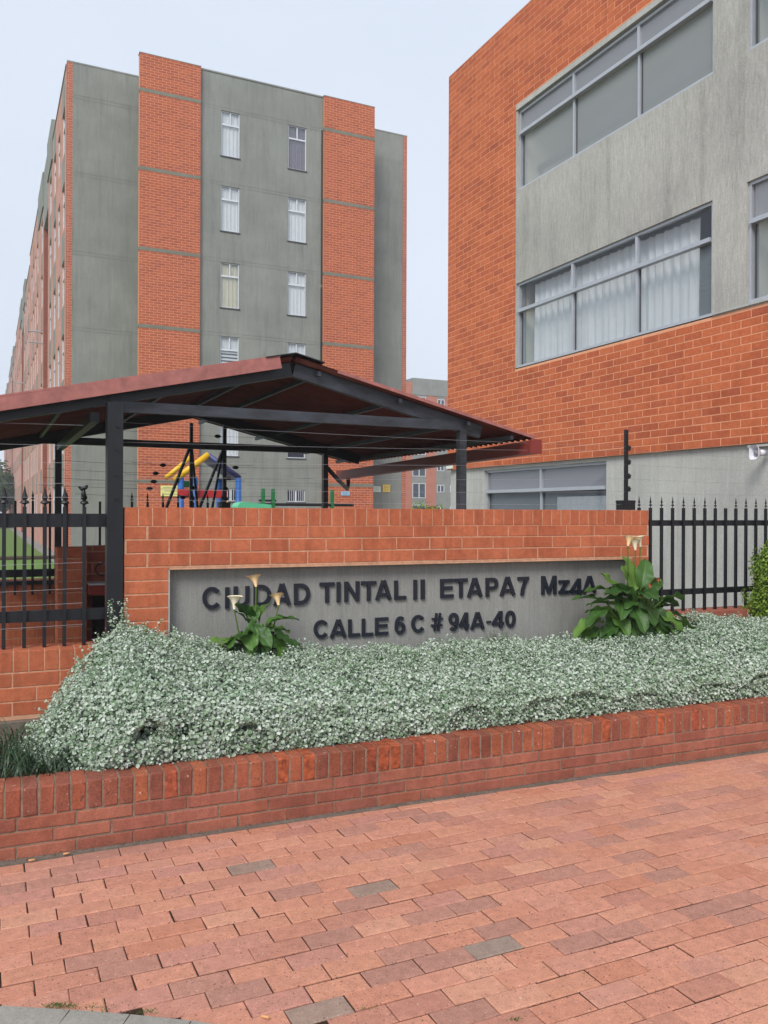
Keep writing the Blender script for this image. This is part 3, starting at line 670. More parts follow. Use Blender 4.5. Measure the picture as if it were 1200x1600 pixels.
# gutter, open box profile, and its downpipe
gx0, gx1 = XR - .065, XR + .03
def gz(y): return 2.062 - .018 * (y - YF)
gm_ = MB()
for (xa, xb, za, zb) in ((gx0, gx0 + .003, -.09, .0), (gx1 - .003, gx1, -.09, .012), (gx0, gx1, -.093, -.09)):
    y0, y1 = YF - .05, YB + .22
    gm_.add([(xa, y0, gz(y0) + za), (xb, y0, gz(y0) + za), (xb, y0, gz(y0) + zb), (xa, y0, gz(y0) + zb), (xa, y1, gz(y1) + za), (xb, y1, gz(y1) + za), (xb, y1, gz(y1) + zb), (xa, y1, gz(y1) + zb)],
            [(0, 1, 2, 3), (7, 6, 5, 4), (0, 4, 5, 1), (1, 5, 6, 2), (2, 6, 7, 3), (3, 7, 4, 0)])
gy = MB(); 
gt = part('gutter', gm_, M['gutter'], pvn)
part('end_cap', MB().box(gx0 - .002, gx1 + .002, YF - .056, YF - .0505, gz(YF) - .094, gz(YF) + .012), M['gutter'], gt)
part('end_cap', MB().box(gx0 - .002, gx1 + .002, YB + .2205, YB + .226, gz(YB + .2) - .094, gz(YB + .2) + .010), M['gutter'], gt)
yb = YB - .0
part('downpipe', MB().tube([(gx0 + .05, yb, gz(yb) - .09), (gx0 + .05, yb, gz(yb) - .16), (gx0 + .02, yb - .04, gz(yb) - .21), (.3, yb - .4, gz(yb) - .13), (.05, Y2 + .03, gz(yb) - .02)], .022, 10), M['black_steel'], pvn, True)
# floor slab of the shelter
fl = part('yard_slab', MB().box(-3.2, 1.0, .0, 3.4, -.05, .0), M['yard'], loc=(PV[0], PV[1], -.003), rot=(0, 0, TA)); fl['kind'] = 'structure'

# ================================================================ WALL OPENINGS HELPER
def wall_holes(mb, fr, u0, u1, z0, z1, holes, depth):
    """front skin with rectangular holes and their reveals; fr(u, w, z) maps along, inward, up to local xyz"""
    us = sorted(set([u0, u1] + [h[0] for h in holes] + [h[1] for h in holes])); zs = sorted(set([z0, z1] + [h[2] for h in holes] + [h[3] for h in holes]))
    us = [u for u in us if u0 <= u <= u1]; zs = [z for z in zs if z0 <= z <= z1]
    for a, b in zip(us[:-1], us[1:]):
        for c, d in zip(zs[:-1], zs[1:]):
            m, n = (a + b) / 2, (c + d) / 2
            if any(h[0] < m < h[1] and h[2] < n < h[3] for h in holes): continue
            mb.quad(fr(a, 0, c), fr(b, 0, c), fr(b, 0, d), fr(a, 0, d))
    for h in holes:
        a, b, c, d = h; D = depth
        mb.quad(fr(a, 0, c), fr(b, 0, c), fr(b, D, c), fr(a, D, c)); mb.quad(fr(a, 0, d), fr(a, D, d), fr(b, D, d), fr(b, 0, d))
        mb.quad(fr(a, 0, c), fr(a, D, c), fr(a, D, d), fr(a, 0, d)); mb.quad(fr(b, 0, c), fr(b, 0, d), fr(b, D, d), fr(b, D, c))

def frbox(mb, fr, a, b, w0, w1, c, d):
    P = [fr(a, w0, c), fr(b, w1, d)]
    mb.box(P[0][0], P[1][0], P[0][1], P[1][1], P[0][2], P[1][2])

def curtain(fr, a, b, w, c, d, amp=0.012, wl=0.07, seed=0, flare=0.0):
    mb = MB(); n = max(8, int((b - a) / wl * 8)); rr_ = random.Random(seed); ph = rr_.random() * 6; vs = []
    for i in range(n + 1):
        u = a + (b - a) * i / n; k = amp * (math.sin(2 * math.pi * u / wl + ph) + .5 * math.sin(2 * math.pi * u / wl * 1.7 + ph * 2))
        for z, f in ((c, 1.0), ((c + d) / 2, .8), (d, .5)):
            uu = u + (flare * (i / n) if z == c else 0)
            vs.append(fr(uu, w + k * f, z))
    mb.add(vs, [(3 * i + j, 3 * i + 3 + j, 3 * i + 4 + j, 3 * i + 1 + j) for i in range(n) for j in (0, 1)]); return mb

# ================================================================ RIGHT BUILDING
RBF = lambda u, w, z: (u, w, z)
rb = thing('apartment_block', 'near orange brick building at right with long grey framed windows', 'building', (1.022, 13.525, 0), TA - math.pi / 2)
W1 = (1.95, 5.46, 6.075, 7.20); W2 = (1.93, 5.455, 3.575, 4.77); W3 = (5.885, 9.3, 3.60, 4.80); W4 = (5.885, 9.3, 6.085, 7.2)
GW = (1.033, 3.785, 0.9, 2.165)
TOPZ = 8.60; UEND = 10.8
# mortar backing for the brick areas
mb = MB(); V0 = .0018
regions = [(0, 1.91, 2.217, TOPZ), (1.91, UEND, 2.217, 3.56), (1.91, UEND, 7.30, TOPZ)]
for a, b, c, d in regions: mb.quad((a, V0, c), (b, V0, c), (b, V0, d), (a, V0, d))
mb.quad((0, V0, 2.217), (UEND, V0, 2.217), (UEND, .06, 2.217), (0, .06, 2.217))
mb.quad((0, 12, 2.217), (0, V0, 2.217), (0, V0, TOPZ), (0, 12, TOPZ)); mb.quad((0, 12, 0), (UEND, 12, 0), (UEND, 12, TOPZ), (0, 12, TOPZ)); mb.quad((UEND, V0, 0), (UEND, 12, 0), (UEND, 12, TOPZ), (UEND, V0, TOPZ))
part('mortar_backing', mb, M['rb_mortar'], rb)
part('roof_slab', MB().box(.01, UEND, .01, 12, TOPZ - .02, TOPZ + .012), M['concrete_rb'], rb)
# side wall turned away on the left
mb = MB().quad((-.002, 12, 2.217), (-.002, 0.006, 2.217), (-.002, 0.006, TOPZ), (-.002, 12, TOPZ)); part('side_wall', mb, M['brick_tex'], rb); part('base_wall', MB().quad((.03, 12, 0), (.03, .055, 0), (.03, .055, 2.216), (.03, 12, 2.216)), M['concrete_base'], rb)
# rendered panels
mb = MB(); wall_holes(mb, RBF, 1.912, UEND, 3.575, 7.21, [W1[:2] + (6.075, 7.21), W2[:2] + (3.575, 4.77), W3, W4[:2] + (6.085, 7.21)], .16)
part('rendered_panel', mb, M['concrete_rb'], rb, loc=(0, .004, 0))
part('lintel_band', MB().box(1.93, UEND, -.012, .1, 7.215, 7.285), M['concrete_base'], rb)
part('window_ledge', MB().box(5.47, UEND, -.02, .03, 3.572, 3.590).box(5.47, UEND, -.004, .02, 3.561, 3.571), M['concrete_base'], rb)
# base storey, set back under the brick
mb = MB(); wall_holes(mb, RBF, 0.03, UEND, 0, 2.215, [GW], .14); part('base_wall', mb, M['concrete_base'], rb, loc=(0, .05, 0))
# bricks: the nearest 300 singly, the rest as one part
RBpos = lambda u, z: Vector((1.022 + math.cos(TA - math.pi / 2) * u, 13.525 + math.sin(TA - math.pi / 2) * u, z - EYE))
cells = []
L = .2485; H = .0822
for r in range(int((TOPZ - 2.217) / H) + 1):
    z = 2.217 + r * H
    for c in range(-1, 44):
        x = 0.108 + (0.5 * L if r % 2 else 0) + c * L
        zc = z + H / 2; lim = UEND if (zc < 3.56 or zc > 7.30) else 1.91
        x0, x1 = max(x, 0), min(x + L, lim); z0, z1 = z, min(z + H, TOPZ)
        if x0 > 1.85 and z < 3.56 < z + H: z1 = 3.56
        if x0 > 1.85 and z < 7.30 < z + H: z0 = 7.30
        if x1 - x0 > .03 and z1 - z0 > .025:
            p = RBpos((x0 + x1) / 2, (z0 + z1) / 2); px = 600 + 1302 * p.x / p.y if p.y > .1 else 9999; py = 800 - 1302 * p.z / max(p.y, .1)
            vis = -10 < px < 1230 and -20 < py
            cells.append((not vis, p.length, x0, x1, z0, z1))
cells.sort()
rest = MB(); rr = random.Random(9)
for i, (nv, dist, x0, x1, z0, z1) in enumerate(cells):
    gp = .0052; l = x1 - x0 - 2 * gp; h = z1 - z0 - 2 * gp
    if i < 300:
        link('brick', piece(round(l, 3), round(h, 3), .02, .001, i % 5, M['rb_brick'], jit=.0008), rb, ((x0 + x1) / 2, rr.uniform(-.0006, .0006), (z0 + z1) / 2))
    else:
        y = rr.uniform(-.0006, .0006)
        rest.add([(x0 + gp, y, z0 + gp), (x1 - gp, y, z0 + gp), (x1 - gp, y, z1 - gp), (x0 + gp, y, z1 - gp), (x0 + gp, .01, z0 + gp), (x1 - gp, .01, z0 + gp), (x1 - gp, .01, z1 - gp), (x0 + gp, .01, z1 - gp)],
                 [(0, 1, 2, 3), (0, 4, 5, 1), (1, 5, 6, 2), (2, 6, 7, 3), (3, 7, 4, 0)])
part('brick', rest, M['rb_brick_far'], rb, stuff=True)

def rb_window(win, trans, mulls, mulls_low=None, w=0.03, glass='glass', glass_top='glass_up', f=.035, lower_off=.02):
    a, b, c, d = win
    mb = MB(); fw = .05
    e = .001
    def fb(x0, x1, z0, z1, y0=w, y1=w + fw): mb.box(x0, x1, y0, y1, z0, z1)
    fb(a + e, a + f, c + f, d - f); fb(b - f, b - e, c + f, d - f); fb(a + e, b - e, c + e, c + f - e, w - .01, w + fw); fb(a + e, b - e, d - f + e, d - e)
    mb.box(a + f + e, b - f - e, w - .03, w + fw - .005, trans - .022, trans + .022)
    for m in mulls: fb(m - .02, m + .02, trans + .023, d - f - e)
    for m in (mulls_low or mulls): mb.box(m - .016, m + .016, w + lower_off - .012, w + fw + .01, c + f + e, trans - .023)
    win_o = part('window', mb, M['alu'], rb)
    xs = [a + f] + list(mulls_low or mulls) + [b - f]
    for x0, x1 in zip(xs[:-1], xs[1:]):
        x0 += .018; x1 -= .018
        for q0, q1 in ((x0, x0 + .012), (x1 - .012, x1)): part('sash', MB().box(q0, q1, w + .035, w + .05, c + f, trans - .023), M['alu_dark'], win_o)
    xs = [a + f] + list(mulls) + [b - f]
    for x0, x1 in zip(xs[:-1], xs[1:]):
        part('pane', MB().quad((x0 + .018, w + .03, trans + .022), (x1 - .018, w + .03, trans + .022), (x1 - .018, w + .03, d - f), (x0 + .018, w + .03, d - f)), M[glass_top], win_o)
    xs = [a + f] + list(mulls_low or mulls) + [b - f]
    for x0, x1 in zip(xs[:-1], xs[1:]):
        part('pane', MB().quad((x0 + .014, w + .045, c + f), (x1 - .014, w + .045, c + f), (x1 - .014, w + .045, trans - .02), (x0 + .014, w + .045, trans - .02)), M[glass], win_o)
    return win_o
rb_window(W1, 6.87, [3.15, 4.33], glass='glass_hi'); rb_window(W2, 4.375, [3.14, 4.31], glass='glass', glass_top='glass_clear')
rb_window(W3, 4.40, [7.4]); rb_window(W4, 6.87, [7.4])
rb_window(GW, 1.845, [2.40], w=.09)
# rooms behind
def room(a, b, c, d, dep=1.7, back='room_wall'):
    mb = MB(); mb.quad((a, .17, c - .8), (a, dep, c - .8), (a, dep, d + .12), (a, .17, d + .12)); mb.quad((b, dep, c - .8), (b, .17, c - .8), (b, .17, d + .12), (b, dep, d + .12))
    mb.quad((a, dep, c - .8), (b, dep, c - .8), (b, dep, d + .12), (a, dep, d + .12)); mb.quad((a, .17, c - .8), (b, .17, c - .8), (b, dep, c - .8), (a, dep, c - .8))
    part('room_wall', mb, M[back], rb)
    part('room_ceiling', MB().quad((a, .17, d + .121), (a, dep, d + .121), (b, dep, d + .121), (b, .17, d + .121)).box(a + .01, b - .01, 1.2, 1.4, d - .12, d + .11), M['room_ceiling'], rb)
for z_, a_, b_ in ((6.42, 1.96, 5.44), (3.98, 1.96, 5.44), (3.98, 5.9, 9.2), (6.42, 5.9, 9.2)): part('inner_rail', MB().box(a_, b_, .34, .40, z_, z_ + .07), M['alu_dark'], rb)
room(1.94, 5.45, 6.1, 7.2); room(1.94, 5.45, 3.6, 4.77); room(5.89, 9.3, 3.6, 4.8); room(5.89, 9.3, 6.1, 7.2); room(1.04, 3.78, .9, 2.165, 4, 'dark_room')
part('curtain', curtain(RBF, 2.12, 5.14, .19, 3.62, 4.73, .03, .13, 3), M['curtain'], rb, True)
part('curtain', curtain(RBF, 2.3, 4.5, .42, 3.62, 4.5, .01, .12, 5), M['curtain_cream'], rb, True)
part('curtain', curtain(RBF, 6.6, 9.2, .2, 6.1, 7.1, .01, .12, 6), M['curtain'], rb, True)
part('curtain', curtain(RBF, 2.5, 3.7, .3, 1.0, 1.75, .006, .12, 8), M['curtain'], rb, True)
part('wall_box', MB().box(.02, .19, -.03, .004, 2.235, 2.37), M['sign_white'], rb)
hn = thing('horn_speaker', 'white plastic horn loudspeaker under the brick edge at right', 'loudspeaker', (3.643 - .05, 8.045 - .08, 2.115), TA - math.pi / 2)
hb = MB()
prof = [((.052, .068), -.0), ((.050, .066), .012), ((.028, .034), .06), ((.016, .018), .09)]
vs = []; NN = 20
for (rx, rz_), y in prof:
    for k in range(NN):
        t = 2 * math.pi * k / NN; e = .45
        vs.append((rx * math.copysign(abs(math.cos(t)) ** e, math.cos(t)), y - .09, rz_ * math.copysign(abs(math.sin(t)) ** e, math.sin(t))))
fs = [(i * NN + k, i * NN + (k + 1) % NN, (i + 1) * NN + (k + 1) % NN, (i + 1) * NN + k) for i in range(3) for k in range(NN)] + [tuple(3 * NN + k for k in range(NN))]
hb.add(vs, fs); part('horn', hb, M['white_plastic'], hn, False)
part('mouth', MB().tube([(0, -.06, 0), (0, -.02, 0)], [.024, .026], 14), M['grey_plastic'], hn, True)
part('driver', MB().tube([(0, .0, 0), (0, .05, 0)], .03, 14), M['white_plastic'], hn, True)
part('bracket', MB().box(-.008, .008, .03, .09, -.03, .03).box(-.03, .09, .075, .085, -.012, .012), M['grey_plastic'], hn)
part('cable_duct', MB().box(.0, 2.5, -.03, -.002, 2.182, 2.204), M['concrete_base'], rb, loc=(5.9, .04, 0))

# ================================================================ LEFT TALL BUILDING
LB = (-7.798, 26.4, 0)
lb = thing('apartment_block', 'tall grey and brick apartment block with two brick pilasters behind shelter', 'building', LB, TA)
BZ = [2.43, 4.894, 7.368, 9.826, 12.373, 14.865]; BH = .115
HEAD = [z - .005 for z in BZ]
def pilaster(x0, x1):
    mb = MB(); 
    part('pilaster_core', mb.box(x0 + .011, x1 - .011, .003, .24 if x0 < 1 else .5, 0, 16.08), M['lb_mortar'], lb)
    for z in BZ: part('band', MB().box(x0, x1, -.006, .2, z, z + BH), M['concrete_band'], lb)
    part('cap', MB().box(x0 - .01, x1 + .005, -.004, .245, 16.081, 16.10), M['concrete_band'], lb)
pilaster(0, 1.954); pilaster(6.27, 8.221)
cells = []
for x0, x1 in ((0, 1.954), (6.27, 8.221)):
    zs = [0] + [z + BH for z in BZ]; ze = BZ + [16.08]
    for za, zb in zip(zs, ze):
        n = int((zb - za) / .0822); h = (zb - za) / n
        for r in range(n):
            x = x0 - (.1625 if r % 2 else .0375)
            while x < x1 - .01:
                a, b = max(x, x0), min(x + .25, x1)
                if b - a > .03: cells.append((za + r * h < 5.6 or x0 > 3, abs(za + r * h - 7), a, b, za + r * h, za + (r + 1) * h))
                x += .25
cells.sort(); rest = MB(); rr = random.Random(2)
for i, (nv, _, x0, x1, z0, z1) in enumerate(cells):
    gp = .0095
    if i < 300: link('brick', piece(round(x1 - x0 - 2 * gp, 3), round(z1 - z0 - 2 * gp, 3), .02, .001, i % 3, M['lb_brick'], jit=.0006), lb, ((x0 + x1) / 2, 0, (z0 + z1) / 2))
    else:
        x0 += gp; x1 -= gp; z0 += gp; z1 -= gp
        rest.add([(x0, 0, z0), (x1, 0, z0), (x1, 0, z1), (x0, 0, z1), (x0, .01, z0), (x1, .01, z0), (x1, .01, z1), (x0, .01, z1)], [(0, 1, 2, 3), (0, 4, 5, 1), (1, 5, 6, 2), (2, 6, 7, 3), (3, 7, 4, 0)])
part('brick', rest, M['lb_brick_far'], lb, stuff=True)
# middle wall: one rendered panel per floor with a groove between
LBF = lambda u, w, z: (u, .12 + w, z)
levels = [0] + [z for z in BZ] + [16.05]
wins = []
for i in range(1, 6):
    wins.append((2.655, 3.285, HEAD[i] - 1.5, HEAD[i] - .003)); wins.append((5.0, 5.655, HEAD[i] - 1.5, HEAD[i] - .003))
wins += [(5.0, 5.655, 1.88, 2.3), (2.75, 3.3, 1.88, 2.3)]
def floors(name, fr, u0, u1, top, wins, mat, depth=.12, groove=.007):
    lv = [0] + BZ + [top]
    for za, zb in zip(lv[:-1], lv[1:]):
        hs = [w for w in wins if za <= (w[2] + w[3]) / 2 < zb]
        for c, d in (((za, za + .1 - groove), (za + .1, zb - groove)) if za > 0 else ((za, zb - groove),)):
            mb = MB(); wall_holes(mb, fr, u0, u1, c, d, [(w[0], w[1], max(w[2], c), min(w[3], d)) for w in hs if w[2] >= c - .01], depth)
            part(name, mb, mat, lb)
floors('rendered_panel', LBF, 1.956, 6.268, 16.05, wins, M['concrete_lb'])
part('backing', MB().box(1.96, 6.26, .26, .4, 0, 16.04).box(1.956, 6.268, .1, .9, 16.0505, 16.10), M['concrete_lb'], lb)
mb = MB()
for z in BZ:
    for u0, u1 in ((1.956, 6.268),):
        mb.box(u0, u1, .133, .25, z - .02, z + .001).box(u0, u1, .133, .25, z + .08, z + .102)
part('groove', mb, M['concrete_band'], lb) if False else None
# wings set back
LW = lambda u, w, z: (u, 1.4 + w, z)
floors('rendered_panel', LW, -1.87, .60, 15.98, [], M['concrete_lb'])
floors('rendered_panel', LW, 8.2, 10.06, 15.98, [], M['concrete_lb'])
part('backing', MB().box(-1.87, .60, 1.412, 1.6, 0, 15.97).box(.62, 1.9, .26, 2.0, 0, 16.0).box(8.0, 8.19, .26, 2.0, 0, 15.9).box(8.19, 10.06, 1.412, 1.6, 0, 15.97), M['concrete_lb'], lb)
part('parapet', MB().box(-2.045, .60, 1.394, 1.6, 15.981, 16.03), M['concrete_lb'], lb); part('parapet', MB().box(8.225, 10.24, 1.394, 1.6, 15.981, 16.03), M['concrete_lb'], lb)
part('corner_brick', MB().box(-2.04, -1.872, 1.396, 1.6, 0, 15.98).box(10.062, 10.232, 1.396, 30, 0, 15.98), M['brick_tex'], lb)
part('drainpipe', MB().tube([(6.22, .09, 5), (6.22, .09, 9.4)], .025, 6).tube([(6.22, .09, 9.5), (6.22, .09, 14.9)], .02, 6), M['black_steel'], lb)
# windows of the front
kinds = ['curtain', 'curtain_purple', 'curtain', 'curtain', 'curtain_cream', 'curtain', 'blind', 'curtain', 'curtain', 'dark']
order = [8, 9, 6, 7, 4, 5, 2, 3, 0, 1]      # top floor first
for n, w in enumerate(wins):
    a, b, c, d = w; mb = MB(); f = .028; y0, y1 = .15, .19; tall = d - c > 1
    mb.box(a + .002, a + f, y0, y1, c + f, d - f).box(b - f, b - .002, y0, y1, c + f, d - f).box(a + .002, b - .002, y0, y1, c + .001, c + f - .001).box(a + .002, b - .002, y0, y1, d - f + .001, d - .002)
    t = d - .44 if tall else None; m = (a + b) / 2
    if tall: mb.box(a + f + .001, b - f - .001, y0 + .002, y1, t - .025, t + .025).box(m - .018, m + .018, y0 + .004, y1, t + .026, d - f - .001)
    else:
        mb.box(m - .03, m + .03, y0 + .002, y1, c + f + .001, d - f - .001)
        for q in (.1, .17, .24): mb.box(a + q - .006, a + q + .006, y0 - .03, y0 - .018, c, d).box(b - q - .006, b - q + .006, y0 - .03, y0 - .018, c, d)
    wo_ = part('window', mb, M['steel_white'], lb)
    part('window_ledge', MB().box(a - .03, b + .03, .095, .118, c - .04, c - .002), M['alu_dark'], wo_)
    if n == 8 or n == 0:
        pass
    idx = order.index(n) if n < 10 else 9
    kd = kinds[idx]
    part('pane', MB().quad((a + f, .17, c + f), (b - f, .17, c + f), (b - f, .17, d - f), (a + f, .17, d - f)), M['glass_dark' if (kd == 'dark') else 'glass_far'], wo_)
    if kd == 'blind':
        z = c + .03
        part('curtain', curtain(LBF, a, b, .11, t, d, .004, .1, n), M['curtain'], wo_, True)
        while z < t - .05: part('blind_slat', MB().box(a + .02, b - .02, .2, .206, z, z + .062), M['curtain'], wo_); z += .115
    elif kd != 'dark': part('curtain', curtain(LBF, a + (.0), b, .10, c, d, .012, .13, n, flare=.0), M[kd], wo_, True)
    part('room_back', MB().quad((a - .05, .255, c - .05), (b + .05, .255, c - .05), (b + .05, .255, d + .05), (a - .05, .255, d + .05)), M['dark_room'], wo_)
# long left side with its window strips
LS = lambda t, w, z: (-2.04 + w, 1.4 + t, z)
segs = []
t = 0
pat = [(6.2, 15.97, 'brick', 0), (2.6, 16.75, 'grey', .0), (3.0, 16.75, 'recess', .5), (3.6, 16.75, 'grey', 0), (9.3, 16.55, 'brick', 0)]
tt = .0; module = 0
while tt < 78:
    for L_, top, kd, rec in pat:
        top2 = top + (.0 if module == 0 else .0)
        a, b = tt, tt + L_
        if kd == 'recess':
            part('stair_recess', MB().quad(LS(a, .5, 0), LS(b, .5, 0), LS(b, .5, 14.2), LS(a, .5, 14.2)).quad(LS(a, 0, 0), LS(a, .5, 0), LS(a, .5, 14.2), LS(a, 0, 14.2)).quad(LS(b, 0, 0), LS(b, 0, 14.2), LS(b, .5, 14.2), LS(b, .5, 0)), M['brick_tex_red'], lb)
            part('parapet', MB().box(-2.04, -1.0, 1.4 + a, 1.4 + b, 14.2, top2), M['concrete_lb'], lb)
        else:
            holes = []
            x = a + .75
            while x + 1.2 < b:
                for i in range(6): holes.append((x, x + .95, BZ[i] - 1.45, BZ[i] - .02))
                x += 1.95
            mb = MB(); hz = 15.2 if kd == 'grey' else top2
            wall_holes(mb, LS, a, b, 0, hz, holes, .12); part('wall', mb, M['brick_side'], lb)
            if kd == 'grey': part('parapet', MB().box(-2.10, -1.0, 1.4 + a, 1.4 + b, 15.2, top2), M['concrete_lb'], lb)
            else: part('parapet', MB().box(-2.07, -1.85, 1.4 + a + (.25 if a == 0 else 0), 1.4 + b, top2, top2 + .05), M['concrete_lb'], lb)
            cols = sorted(set(h[:2] for h in holes))
            for ci, (h0, h1) in enumerate(cols):
                for i in range(6): 
                    if ci % 2 == 0: part('spandrel', MB().box(-2.055, -2.03, 1.4 + h0, 1.4 + h1, BZ[i] + .0, BZ[i] + .95), M['concrete_lb'], lb)
            for h in holes:
                fm = MB(); f = .05; p0 = LS(h[0], .03, h[2]); yy0, yy1 = 1.4 + h[0], 1.4 + h[1]; X0, X1 = -2.04 + .02, -2.04 + .07
                fm.box(X0, X1, yy0 + .002, yy0 + f, h[2] + .002, h[3] - .002).box(X0, X1, yy1 - f, yy1 - .002, h[2] + .002, h[3] - .002).box(X0 + .002, X1, yy0 + f, yy1 - f, h[2] + .003, h[2] + f).box(X0 + .002, X1, yy0 + f, yy1 - f, h[3] - .5, h[3] - .45)
                wo_ = part('window', fm, M['steel_white'], lb)
                part('pane', MB().quad(LS(h[0], .06, h[2]), LS(h[1], .06, h[2]), LS(h[1], .06, h[3]), LS(h[0], .06, h[3])), M['glass_dark'], wo_)
        tt += L_
    module += 1
part('roof_slab', MB().box(-2.0, 10.2, 1.65, 76, 15.6, 15.75), M['concrete_lb'], lb)
part('fin', MB().box(-2.5, -2.05, 1.4 + 8.4, 1.4 + 8.75, 0, .01), M['concrete_lb'], lb) if False else None
for tt_, z in ((12.5, 9.7), (12.5, 9.2), (33.0, 10.2), (52, 9.6)):
    part('clothes_rail', MB().tube([(-2.62, 1.4 + tt_, z), (-2.04, 1.4 + tt_, z)], .035, 6), M['alu'], lb)

def sign_board(label, mat, x0, x1, z0, z1, loc, rz, y=-.03, lines=4):
    s = thing('notice_board', label, 'sign', loc, rz)
    part('board', MB().box(x0, x1, y, y + .015, z0, z1), M[mat], s)
    ln = MB(); h = (z1 - z0)
    for i in range(lines):
        z = z1 - h * (.2 + .6 * i / max(1, lines - 1)); q = (x1 - x0) * (.12 + .06 * (i % 2)); ln.box(x0 + q, x1 - q, y - .003, y - .0005, z - h * .025, z + h * .025)
    part('print', ln, M['print'], s)
sign_board('pale yellow notice board at the foot of the left brick pilaster', 'sign_yellow', .70, 1.36, 2.02, 2.36, LB, TA, lines=3)
sign_board('small pale blue notice on the right brick pilaster', 'sign_blue', 6.95, 7.28, 2.12, 2.27, LB, TA, y=-.03)
sign_board('small white notice on the grey wall beside the amber one', 'sign_white', 8.85, 9.15, 2.30, 2.51, (LB[0], LB[1], 0), TA, y=1.36)
sign_board('small amber notice on the grey wall right of the white one', 'sign_amber', 9.24, 9.55, 2.30, 2.58, (LB[0], LB[1], 0), TA, y=1.36)

# ================================================================ FAR BUILDING IN THE GAP
fb_ = thing('apartment_block', 'distant grey and brick block in the gap between the two buildings', 'building', (2.92, 95, 0), TA)
FF = lambda u, w, z: (u, w, z)
FZ = [2.4 + 2.48 * i for i in range(6)]
cols_ = [(.35, 2.1, 'grey'), (3.45, 5.2, 'grey2'), (-7, -1, 'grey')]
def fwin(a, b, c, d, mat='glass_dark', m=True):
    mb = MB(); f = .07
    mb.box(a, a + f, -.03, .03, c + f, d - f).box(b - f, b, -.03, .03, c + f, d - f).box(a, b, -.03, .03, c, c + f - .001).box(a, b, -.03, .03, d - f + .001, d)
    if m: mb.box((a + b) / 2 - .05, (a + b) / 2 + .05, -.028, .03, c + f, d - f)
    w = part('window', mb, M['steel_white'], fb_); part('pane', MB().quad((a + f, .01, c + f), (b - f, .01, c + f), (b - f, .01, d - f), (a + f, .01, d - f)), M[mat], w)
holes = []
for z in FZ: holes.append((.35, 2.05, z - 1.7, z)); 
for z in FZ: holes.append((3.55, 4.5, z - 1.0, z - .15)); holes.append((5.3, 6.2, z - 1.0, z - .15))
mb = MB(); wall_holes(mb, FF, -12, .3, 0, 16.4, [], .3); wall_holes(mb, FF, 2.1, 3.45, 0, 15.0, [], .3); part('brick_strip', mb, M['brick_tex'], fb_)
mb = MB(); wall_holes(mb, FF, .3, 2.1, 0, 15.0, [h for h in holes if h[0] < 1], .3); wall_holes(mb, FF, 3.45, 40, 0, 15.0, [h for h in holes if h[0] > 1], .3)
mb.box(.3, 40, -.05, 8, 15.001, 16.9); part('rendered_wall', mb, M['concrete_lb'], fb_)
mb = MB().box(3.46, 40, -.012, -.001, 12.5, 15.0); 
for h in holes: fwin(*h)
part('backing', MB().box(-12, 40, .31, 9, 0, 14.9), M['dark_room'], fb_)
part('brick_panel', MB().box(3.46, 4.45 - .9, -.02, -.002, 12.3, 15.0).box(4.51, 5.29, -.02, -.002, 12.3, 15.0).box(6.21, 40, -.02, -.002, 12.3, 15.0).box(3.551, 4.509, -.02, -.002, 12.3, 13.79), M['brick_tex'], fb_)

# ================================================================ PLAYGROUND BEHIND THE WALL
pg = thing('playground_frame', 'blue posted play frame with yellow roof beam behind the sign wall', 'playground', (-2.86, 12.0, 0), TA)
for x, y in ((-.07, 0), (.13, .0), (.62, .5), (.78, .0), (.1, .75)): part('post', MB().tube([(x, y, 0), (x, y, 2.03)], .045, 10), M['blue'], pg, True)
part('roof_beam', MB().tube([(-.16, -.02, 1.98), (.33, .0, 2.36)], .045, 12), M['yellow'], pg, True)
part('roof_beam', MB().tube([(-.22, .3, 2.02), (.2, .45, 2.36)], .035, 12), M['yellow'], pg, True)
part('roof_panel', MB().beam((.33, .25, 2.33), (.80, .25, 2.02), .55, .03), M['navy'], pg)
part('roof_beam', MB().tube([(.33, .0, 2.35), (.80, .0, 2.03)], .04, 12), M['navy'], pg, True)
part('side_panel', MB().box(.0, .62, .05, .09, 1.73, 1.85), M['red'], pg)
part('side_panel', MB().box(-.12, .02, -.05, -.01, 1.76, 1.85), M['red'], pg)
part('spiral', MB().tube([(.57 + .035 * math.cos(i * .9), -.05 + .03 * math.sin(i * .9), 1.5 + i * .012) for i in range(20)], .012, 6), M['yellow'], pg, True)
part('side_panel', MB().box(-.02, .1, .1, .14, 1.88, 1.97), M['green'], pg)
sl = thing('slide', 'mint green plastic slide top showing over the brick wall', 'slide', (-1.6, 11.0, 0), TA)
mb = MB(); mb.add([(-.33, 0, 1.2), (.12, 0, 1.2), (.12, 0, 1.625), (-.26, 0, 1.66), (-.31, 0, 1.645), (-.34, 0, 1.6), (-.33, .3, 1.2), (.12, .3, 1.2), (.12, .3, 1.625), (-.26, .3, 1.66), (-.31, .3, 1.645), (-.34, .3, 1.6)], [(0, 1, 2, 3, 4, 5), (11, 10, 9, 8, 7, 6)] + [(i, i + 6, (i + 1) % 6 + 6, (i + 1) % 6) for i in range(6)])
part('slide_bed', mb, M['mint'], sl); part('leg', MB().box(-.3, -.26, .1, .14, 0, 1.2).box(.06, .1, .1, .14, 0, 1.2), M['green'], sl)
pb = thing('parallel_bars', 'dark exercise rail with three green posts behind the brick wall', 'exercise bars', (-1.6, 11.2, 0), TA)
for x in (-.02, .12, .98): part('post', MB().box(x - .022, x + .022, 0, .05, 0, 1.84), M['green'], pb)
part('rail', MB().tube([(-.1, .02, 1.63), (1.3, .02, 1.63)], .02, 8), M['black_steel'], pb); part('rail', MB().tube([(-.08, .02, 1.68), (.16, .02, 1.68)], .016, 8), M['black_steel'], pb)

